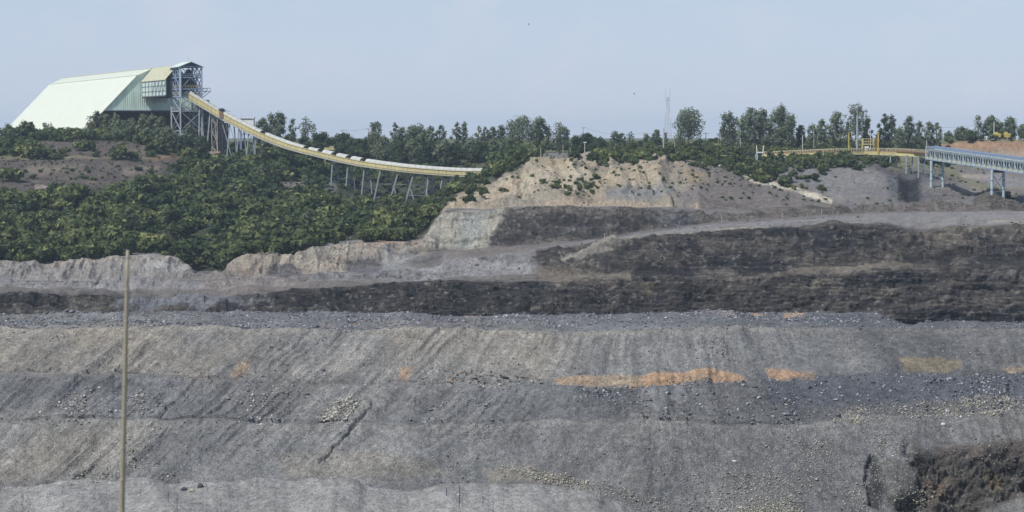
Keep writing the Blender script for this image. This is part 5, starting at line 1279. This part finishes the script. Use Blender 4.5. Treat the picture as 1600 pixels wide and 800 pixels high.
# --- poles and wires
def pole(u, vt, Y, label, cross=False, mat=None, r=.17, lamp=False, group='utility poles on the plateau', name='utility_pole'):
    b = on(u, Y); zt = P(u, vt, Y).z; t = empty(name, b, label, 'pole' if not lamp else 'street lamp', group)
    MB().tube(b+Vector((0,0,-.8)), Vector((b.x, b.y, zt)), r, r*.75, 7).build('shaft', mat or M_conc, t)
    if cross:
        ca_ = MB().beam(Vector((b.x-1.3, b.y-.2, zt-.5)), Vector((b.x+1.3, b.y-.2, zt-.5)), .16).build('crossarm', M_wood, t)
        mb = MB()
        for s in (-1.1, 0, 1.1): MB().tube(Vector((b.x+s, b.y-.2, zt-.45)), Vector((b.x+s, b.y-.2, zt-.1)), .07, .05, 5).build('insulator', M_white, ca_)
    if lamp:
        mb = MB(); mb.beam(Vector((b.x, b.y, zt-.1)), Vector((b.x+.2, b.y-1.4, zt+.2)), .12); ca_ = mb.build('arm', M_conc, t)
        mb = MB(); mb.box(Vector((b.x+.1, b.y-1.6, zt+.15)), 1.2, .7, .3); mb.build('lamp_head', M_white, ca_)
    return Vector((b.x, b.y, zt))
tops = {}
tops['a'] = pole(535, 202, 1010, 'T-shaped pole above the dark trees behind the conveyor', True, M_wood)
tops['b'] = pole(576, 200, 1010, 'T-shaped pole just left of the twin-topped gum tree', True, M_wood)
pole(592, 236, 975, 'short pole behind the conveyor below the pale green tree')
pole(709, 251, 960, 'short pole over the conveyor left of the paired trees')
pole(791, 240, 975, 'left of two short poles by the trees left of the road'); pole(795, 240, 975, 'right of two short poles by the trees left of the road')
pole(845, 231, 842, 'leftmost pole on the tan slope beside the plateau road', r=.15)
pole(879.5, 226, 880, 'middle pole between the slope pole and the street lamp', mat=M_wood, r=.17)
pole(913.5, 223, 842, 'street lamp between the two round dark bushes', lamp=True, group=None, name='street_lamp', r=.2)
tops['c'] = pole(911, 198, 1010, 'tall T-shaped pole above the dark bushy trees', True, M_wood)
tops['d'] = pole(1007, 207, 1010, 'T-shaped pole left of the trees by the radio mast', True, M_wood)
pole(1036.5, 200, 960, 'pale concrete pole just left of the radio mast', r=.3)
pole(1054, 222, 930, 'short pole below the lone broad gum tree')
tops['e'] = pole(1102.5, 207, 1010, 'T-shaped pole between the lone tree and the big clump', True, M_wood)
pole(1122, 209, 1005, 'thin pole at the left foot of the big tree clump', r=.12)
pole(1156.5, 215, 930, 'pale pole left of the light blue steel frame', r=.2)
pole(1253.5, 211, 895, 'pale pole standing behind the left part of the yellow conveyor', r=.26)
pole(1271, 203, 930, 'thin pole right of the pale conveyor pole', r=.13)
pole(1359.5, 199, 950, 'pale pole right of the white mast', r=.24)
pole(1447, 219, 930, 'short pale pole above the end of the yellow conveyor', r=.22)
tops['f'] = pole(1552, 190, 992, 'tall pale pole left of the yellow machines', r=.3)
pole(1523, 330-10, 770, 'thin marker stake near the dark mound', r=.1, group=None) if False else None
def wire(a, b, sag, label):
    ps = [a.lerp(b, t/14.)-Vector((0,0,sag*4*(t/14.)*(1-t/14.))) for t in range(15)]
    tag(MB().path(ps, [.035]*15, 4).build('overhead_wire', M_dark_in, None, tuple(a)), label, 'wire', 'overhead wires on the skyline')
wire(tops['a'], tops['b'], .8, 'thin wire between the two T-shaped poles behind the conveyor')
wire(tops['c'], tops['d'], 2.2, 'thin wire from the tall T-shaped pole towards the radio mast')
wire(tops['d'], tops['e'], 1.5, 'thin wire passing behind the lone broad gum tree')
wire(Vector(tuple(P(1440, 198, 1005))), tops['f'], 1.2, 'thin wire over the gap left of the pale pole')

# --- light blue headframe and bits by the rim
hf = on(1187, 900); t = empty('headframe', hf, 'light blue steel frame with pale top fork in the scrub', 'headframe')
m = 900/FPX
for s in (-1, 1):
    MB().beam(hf+Vector((s*8*m, 0, -.5)), hf+Vector((s*5.5*m, 0, 4.2)), .35).build('leg', M_pblue, t)
    MB().beam(hf+Vector((s*4.5*m, 0, 3.4)), hf+Vector((s*5.5*m, 0, 7.)), .3).build('fork', M_white, t)
mb = MB(); mb.beam(hf+Vector((-5*m,0,4.2)), hf+Vector((5*m,0,4.2)), .45); mb.build('crossbar', M_white, t)
mb = MB()
for s in (-1, 1): mb.box(hf+Vector((s*5.2*m, .3, 2.2)), 4*m, .8, 2.2)
mb.build('gusset', M_pblue, t)
q = on(1170, 905); mb = MB(); mb.box(q+Vector((0,0,1.6)), 2.6, 2.4, 2.6); mb.box(q+Vector((0,0,3.)), 2.9, 2.7, .25); mb.box(q+Vector((0,-1.25,1.5)), .12, .12, 2.4)
tag(mb.build('steel_tank', M_dark_in, None, tuple(q)), 'small dark square tank left of the light blue frame', 'tank')
q = on(1130, 890); mb = MB(); mb.box(q+Vector((0,0,1.6)), 11, 1.2, .7); mb.box(q+Vector((5.6,-.2,1.8)), 2.6, 2., 2.2)
for k in range(-4, 5, 2): mb.beam(q+Vector((k*1.2,0,-.5)), q+Vector((k*1.2,0,1.4)), .25)
tag(mb.build('conveyor_tail', M_yel, None, tuple(q)), 'yellow conveyor tail end half hidden in the rim scrub', 'conveyor tail')
q = on(1026, 838); mb = MB(); lathe(mb, q, [(.75,-.3),(.82,.1),(.78,1.),(.82,1.1),(.78,2.),(.7,2.1)], 12)
tag(mb.build('blue_drum', M_blue, None, tuple(q), True), 'blue drum at the crest of the tan cliff', 'drum')
# --- yellow machines on the red bank
for i, (u, w) in enumerate(((1557, 2.6), (1572, 2.5))):
    q = on(u, 988); t = empty('site_machine', q, ('left' if i == 0 else 'right')+' yellow machine on top of the red bank', 'machine', 'yellow machines on the red bank')
    mb = MB(); mb.prism([q+Vector((-w/2,-1,.8)), q+Vector((w/2,-1,.8)), q+Vector((w/2-.3,1,.8)), q+Vector((-w/2+.3,1,.8))], [q+Vector((-w/2-.3,-1.1,2.6)), q+Vector((w/2+.3,-1.1,2.6)), q+Vector((w/2,1.1,2.8)), q+Vector((-w/2,1.1,2.8))]); mb.build('body', M_byel, t)
    mb = MB(); mb.box(q+Vector((-.4, .2, 3.)), 1.3, 1.2, .8); mb.build('cab', M_byel, t)
    for s in (-1, 1): MB().tube(q+Vector((s*w*.36, -1.2, .5)), q+Vector((s*w*.36, -.7, .5)), .6, .6, 12).build('wheel', M_belt, t)
for i, (u, lab) in enumerate(((1532, 'left of the tall pale pole'), (1540, 'just left of the tall pale pole'), (1549, 'at the foot of the tall pale pole'), (1588, 'right of the yellow machines'), (1597, 'at the right edge on the red bank'))):
    q = on(u, 986); mb = MB(); mb.beam(q+Vector((0,0,-.3)), q+Vector((0,0,1.3)), .4); mb.box(q+Vector((.1,0,1.4)), .9, .5, .5)
    tag(mb.build('marker_post', M_white, None, tuple(q)), 'small white marker post '+lab, 'marker', 'white marker posts on the red bank')
# --- survey stakes along the pit road
for i, (u, Y, lab) in enumerate(((1019.5,705,'left'),(945,700,'leftmost'),(1128,712,'second'),(1222,715,'third'),(1283,716,'rightmost'))):
    pass
for i, (u, Y) in enumerate(((945, 690), (1019, 701), (1128, 712), (1223, 716), (1284, 720))):
    q = on(u, Y); mb = MB(); mb.beam(q+Vector((0,0,-.3)), q+Vector((0,0,1.7)), .1); mb.box(q+Vector((0,0,1.5)), .3, .08, .3)
    tag(mb.build('survey_stake', M_conc, None, tuple(q)), f'pale survey stake along the pit road, {ORD[i]} from the left', 'stake', 'survey stakes along the pit road')
for i, (u, v, Y) in enumerate(((263, 446, 641), (175, 458, 641))):
    q = on(u, Y); mb = MB(); mb.beam(q+Vector((0,0,-.3)), q+Vector((0,0,1.5)), .1); mb.box(q+Vector((0,0,1.3)), .3, .08, .3)
    tag(mb.build('survey_stake', M_conc, None, tuple(q)), ('pale stake on the low bench right of the bamboo pole' if i == 0 else 'pale stake on the low bench left of the bamboo pole'), 'stake')
# --- bamboo pole close to the camera
M_bam = painted('bamboo', (.27,.25,.19), .6, .4, (.22,.18,.12), 9.)
ctrl = [(188.5, 860), (190.5, 790), (192.5, 700), (195, 600), (197, 500), (198.5, 440), (199.5, 391)]
bp_ = [P(u, v, 25) for u, v in ctrl]; g = bp_[0].copy(); g.z = -5.25
ps = [g]+bp_; rr = [.034, .032, .031, .029, .027, .025, .022, .019]
t = empty('bamboo_pole', g, 'tall thin bamboo pole standing upright in the near left foreground', 'pole')
MB().path(ps, rr, 12).build('culm', M_bam, t, smooth=True)
zz = g.z+.3; k = 0
while zz < bp_[-1].z-.05:
    x_ = float(np.interp(zz, [p.z for p in ps], [p.x for p in ps])); r_ = float(np.interp(zz, [p.z for p in ps], rr))
    mb = MB(); mb.tube(Vector((x_, 25, zz-.012)), Vector((x_, 25, zz+.012)), r_*1.18, r_*1.18, 12); mb.build('node', M_wood, t)
    zz += .36; k += 1
# two birds
for (u, v, lab) in ((826, 38, 'tiny dark bird high in the open sky'), (991, 147, 'tiny dark bird low over the skyline trees')):
    c = P(u, v, 600); mb = MB(); mb.path([c+Vector((-.25,0,0)), c, c+Vector((.3,0,.03))], [.03,.09,.03], 6)
    mb.add([c+Vector((-.1,.05,0)), c+Vector((.12,.05,0)), c+Vector((0,.1,.38)), c+Vector((-.06,.12,.36))], [(0,1,2,3)]); mb.add([c+Vector((-.1,-.05,0)), c+Vector((.12,-.05,0)), c+Vector((0,-.4,.28)), c+Vector((-.06,-.38,.26))], [(0,1,2,3)])
    tag(mb.build('bird', M_dark_in, None, tuple(c)), lab, 'bird')
# ------------------------------------------------------------------ loose rock
def rocks(name, label, dens, n, s0, s1, pal, seed, mat):
    rg = np.random.default_rng(seed); w = (dens*np.where(Yw < 1000, 1, 0)).ravel(); ids = np.flatnonzero(w > 1e-4)
    pk = rg.choice(ids, n, p=w[ids]/w[ids].sum(), replace=True)
    pos = G.reshape(-1, 3)[pk]+rg.normal(size=(n, 3))*.1
    b = np.array([(1,0,0),(-1,0,0),(0,1,0),(0,-1,0),(0,0,1),(0,0,-1)], float)
    f = np.array([(0,2,4),(2,1,4),(1,3,4),(3,0,4),(2,0,5),(1,2,5),(3,1,5),(0,3,5)])
    s = s0+(s1-s0)*rg.random(n)**4; pos[:, 2] -= s*.2
    sc = rg.uniform(.5, 1.25, (n, 6, 1)); v = b[None]*sc*s[:, None, None]
    sq = rg.uniform(.55, 1.3, (n, 1, 3))*np.array([1, 1, .55]); v = v*sq
    a = rg.uniform(0, 6.28, n); t = rg.uniform(-.7, .7, n)
    ca, sa, ct, st = np.cos(a)[:, None], np.sin(a)[:, None], np.cos(t)[:, None], np.sin(t)[:, None]
    x, y, z = v[..., 0], v[..., 1], v[..., 2]; x, z = x*ct-z*st, x*st+z*ct; x, y = x*ca-y*sa, x*sa+y*ca
    V = (np.stack([x, y, z], -1)+pos[:, None]).reshape(-1, 3); F = (f[None]+np.arange(n)[:, None, None]*6).reshape(-1, 3)
    pal = np.array(pal); c = pal[rg.integers(len(pal), size=n)]*rg.uniform(.7, 1.25, (n, 1)); c = np.repeat(c, 6, 0)
    me = np_mesh(name, V, F, False, c)
    return tag(link_mesh(name, me, mat), label, kind='stuff')
M_stone, t_, b_s = new_mat('loose_stone', rough=.85, spec=.25)
a_ = t_.nodes.new('ShaderNodeVertexColor'); a_.layer_name = 'Col'; tc_ = t_.nodes.new('ShaderNodeTexCoord')
t_.links.new(nmix(t_, 1., a_.outputs['Color'], nramp(t_, nnoise(t_, tc_.outputs['Object'], 3., 4), [(.3, .7), (.7, 1.2)]), 'MULTIPLY'), b_s.inputs['Base Color'])
VA = (KK < I_A).astype(float)
area = ar
cl = np.clip(n_mid*2.2+.25, 0, 1.4)*np.clip(streak*2+.6, .1, 1.6)
clump = np.clip(.12+fbm(X/3.5, Yw/3.5, Z/3.5, oct=4, seed=410)*3.2, 0.03, 1.5)*np.clip(.3+fbm(X/13., Yw/13., Z/13., oct=3, seed=411)*3, .05, 1.5)
grey = [(.17,.17,.175),(.22,.22,.22),(.12,.125,.135),(.3,.3,.29)]
blue = [(.10,.108,.125),(.13,.138,.155),(.07,.075,.085),(.19,.2,.22),(.11,.11,.115)]
pale = [(.36,.345,.30),(.44,.43,.385),(.27,.26,.235),(.17,.17,.175)]
yel = [(.36,.34,.27),(.43,.41,.35),(.28,.265,.21),(.2,.2,.19)]
d0 = VA*area*(.25+cl)*(KK > 1)
rocks('spoil_stones', 'loose grey stones strewn over the spoil terraces', d0*(clump+.2), 70000, .05, .26, grey+[(.09,.09,.10),(.36,.36,.35)], 1, M_stone)
d1 = VA*area*(((KK > 7)*(1.4+1.6*sstep(180,260,GU)*sstep(680,560,GU)))+((KK > 4) & (KK < 6))*sstep(840, 1250, GU)*2.2+((KK > 3.8) & (KK < 6))*cl*.5+polymask(wu, wv, [(380,570),(480,570),(560,610),(450,668),(350,665)], 20)*1.+polymask(wu, wv, [(640,660),(700,612),(716,612),(660,668)], 6)*3+polymask(wu, wv, [(905,610),(1000,605),(1010,658),(930,660)], 8)*2+polymask(wu, wv, [(1270,490),(1350,492),(1340,512),(1290,508)], 8)*3)
rocks('blue_grey_rubble', 'blue grey shale rubble in bands along the terraces', d1*(clump+.12), 95000, .06, .55, blue+[(.3,.31,.33)], 2, M_stone)
d2 = VA*area*(polymask(wu, wv, [(60,640),(120,610),(150,614),(120,668),(70,670)], 6)*1.3+polymask(wu, wv, [(140,662),(185,640),(225,606),(220,660)], 6)*1.3+polymask(wu, wv, [(350,664),(400,605),(450,600),(440,668)], 8)*1.3+polymask(su, sv, [(499,660),(522,635),(548,624),(560,634),(552,652),(530,664)], 3)*9+polymask(su, sv, [(1180,590),(1260,590),(1250,640),(1180,645)], 20)*.2+polymask(wu, wv, [(620,592),(660,580),(700,590),(860,592),(850,604),(640,602)], 5)*.8+cl*.03)
rocks('pale_rubble', 'pale broken rock lying in patches on the terraces', d2*(clump+.15), 6500, .08, .45, pale, 3, M_stone)
d2b = VA*area*polymask(su, sv, [(499,662),(520,635),(546,623),(560,634),(552,652),(532,665)], 3)*(.25+clump)
rocks('cream_rubble', 'patch of cream broken rock halfway down the left terraces', d2b, 900, .14, .5, [(.42,.40,.34),(.35,.335,.285),(.27,.26,.23)], 8, M_stone)
d3 = VA*area*(polymask(wu, wv, [(1050,690),(1250,680),(1420,660),(1420,820),(1240,820),(1020,790)], 30)*.5*cl+polymask(wu, wv, [(1150,740),(1250,760),(1230,820),(1080,820),(1100,780)], 20)*1.5+polymask(wu, wv, [(1230,670),(1300,690),(1280,770),(1230,740)], 18)*.7+polymask(wu, wv, [(780,733),(860,740),(980,768),(1050,785),(1040,800),(900,765)], 7)*1.6+polymask(wu, wv, [(1330,634),(1600,622),(1600,645),(1330,660)], 7)*1.+polymask(wu, wv, [(1290,650),(1330,636),(1340,655),(1300,662)], 5)*1.5+polymask(wu, wv, [(150,700),(260,670),(250,740),(120,750)], 20)*.2+polymask(wu, wv, [(1400,790),(1440,768),(1470,775),(1440,800)], 6)*1.5)
rocks('yellowish_rubble', 'yellowish stone fragments over the lower right slope', d3*(clump+.1), 30000, .06, .3, yel, 4, M_stone)
VB = ((KK > I_A+1.5) & (KK < I_B+.9)).astype(float)
rocks('pit_wall_debris', 'rock debris on the benches and faces of the pit wall', clump*VB*area*(.15+np.clip(n_mid+.2, 0, 1)), 26000, .1, .6, [(.10,.09,.08),(.14,.125,.11),(.05,.05,.055),(.04,.04,.045),(.19,.18,.17)], 5, M_stone)
dV = VA*((KK > 1.2)+0.)*area*(polymask(su, sv, [(690,582),(740,575),(850,588),(850,598),(700,598)], 4)*1.)
rocks('brown_debris', 'brown broken slabs at the foot of the upper terrace', dV, 260, .3, .9, [(.12,.09,.07),(.2,.15,.11),(.07,.06,.055)], 6, M_stone)

# a few boulders that stand out
def boulder(u, v, Y, s, c, label):
    rg = np.random.default_rng(int(u)); b = on(u, Y)
    bm_ = MB(); n = 6; rings = []
    for i, ph in enumerate(np.linspace(.45, np.pi-.3, 4)):
        rings.append([b+Vector((math.cos(k*2*math.pi/n)*math.sin(ph)*s*rg.uniform(.6,1.35), math.sin(k*2*math.pi/n)*math.sin(ph)*s*rg.uniform(.6,1.), math.cos(ph)*s*.7*rg.uniform(.6,1.3)+s*.2)) for k in range(n)])
    vs = [q for r_ in rings for q in r_]; bm_.add(vs, [(i*n+j, (i+1)*n+j, (i+1)*n+(j+1) % n, i*n+(j+1) % n) for i in range(3) for j in range(n)]+[tuple(range(n)), tuple(range(3*n, 4*n))[::-1]])
    tag(bm_.build('boulder', painted('boulder_stone', c, .9, .4, tuple(x*.6 for x in c), 1.5, False), None, tuple(b)), label, 'boulder')
boulder(572, 770, 331.5, 1.1, (.13,.14,.17), 'dark upright boulder on the crest of the nearest spoil heap')
boulder(296, 775, 327, .6, (.36,.31,.24), 'tan slab among black rocks on the nearest spoil heap')
boulder(309, 770, 328.5, .6, (.06,.062,.07), 'black rock just right of the tan slab')
boulder(284, 766, 328, .5, (.05,.052,.06), 'black rock just left of the tan slab')
boulder(1478, 658, 351, .42, (.5,.5,.47), 'largest white stone on the lower right slope')
boulder(1150, 680, 347, .38, (.48,.48,.46), 'white stone below the blue grey rubble band')
# ------------------------------------------------------------------ the hazy air
hm = bpy.data.materials.new('air_haze'); hm.use_nodes = True; ht = hm.node_tree; ht.nodes.clear()
pv = ht.nodes.new('ShaderNodeVolumePrincipled'); pv.inputs['Color'].default_value = (.68, .84, 1., 1); pv.inputs['Density'].default_value = .00009; pv.inputs['Anisotropy'].default_value = .1
ho = ht.nodes.new('ShaderNodeOutputMaterial'); ht.links.new(pv.outputs[0], ho.inputs['Volume'])
mb = MB(); mb.box((0, 3000, -24), 8200, 6400, 140)
tag(mb.build('haze', hm, None, (0, 3000, -24)), kind='stuff')
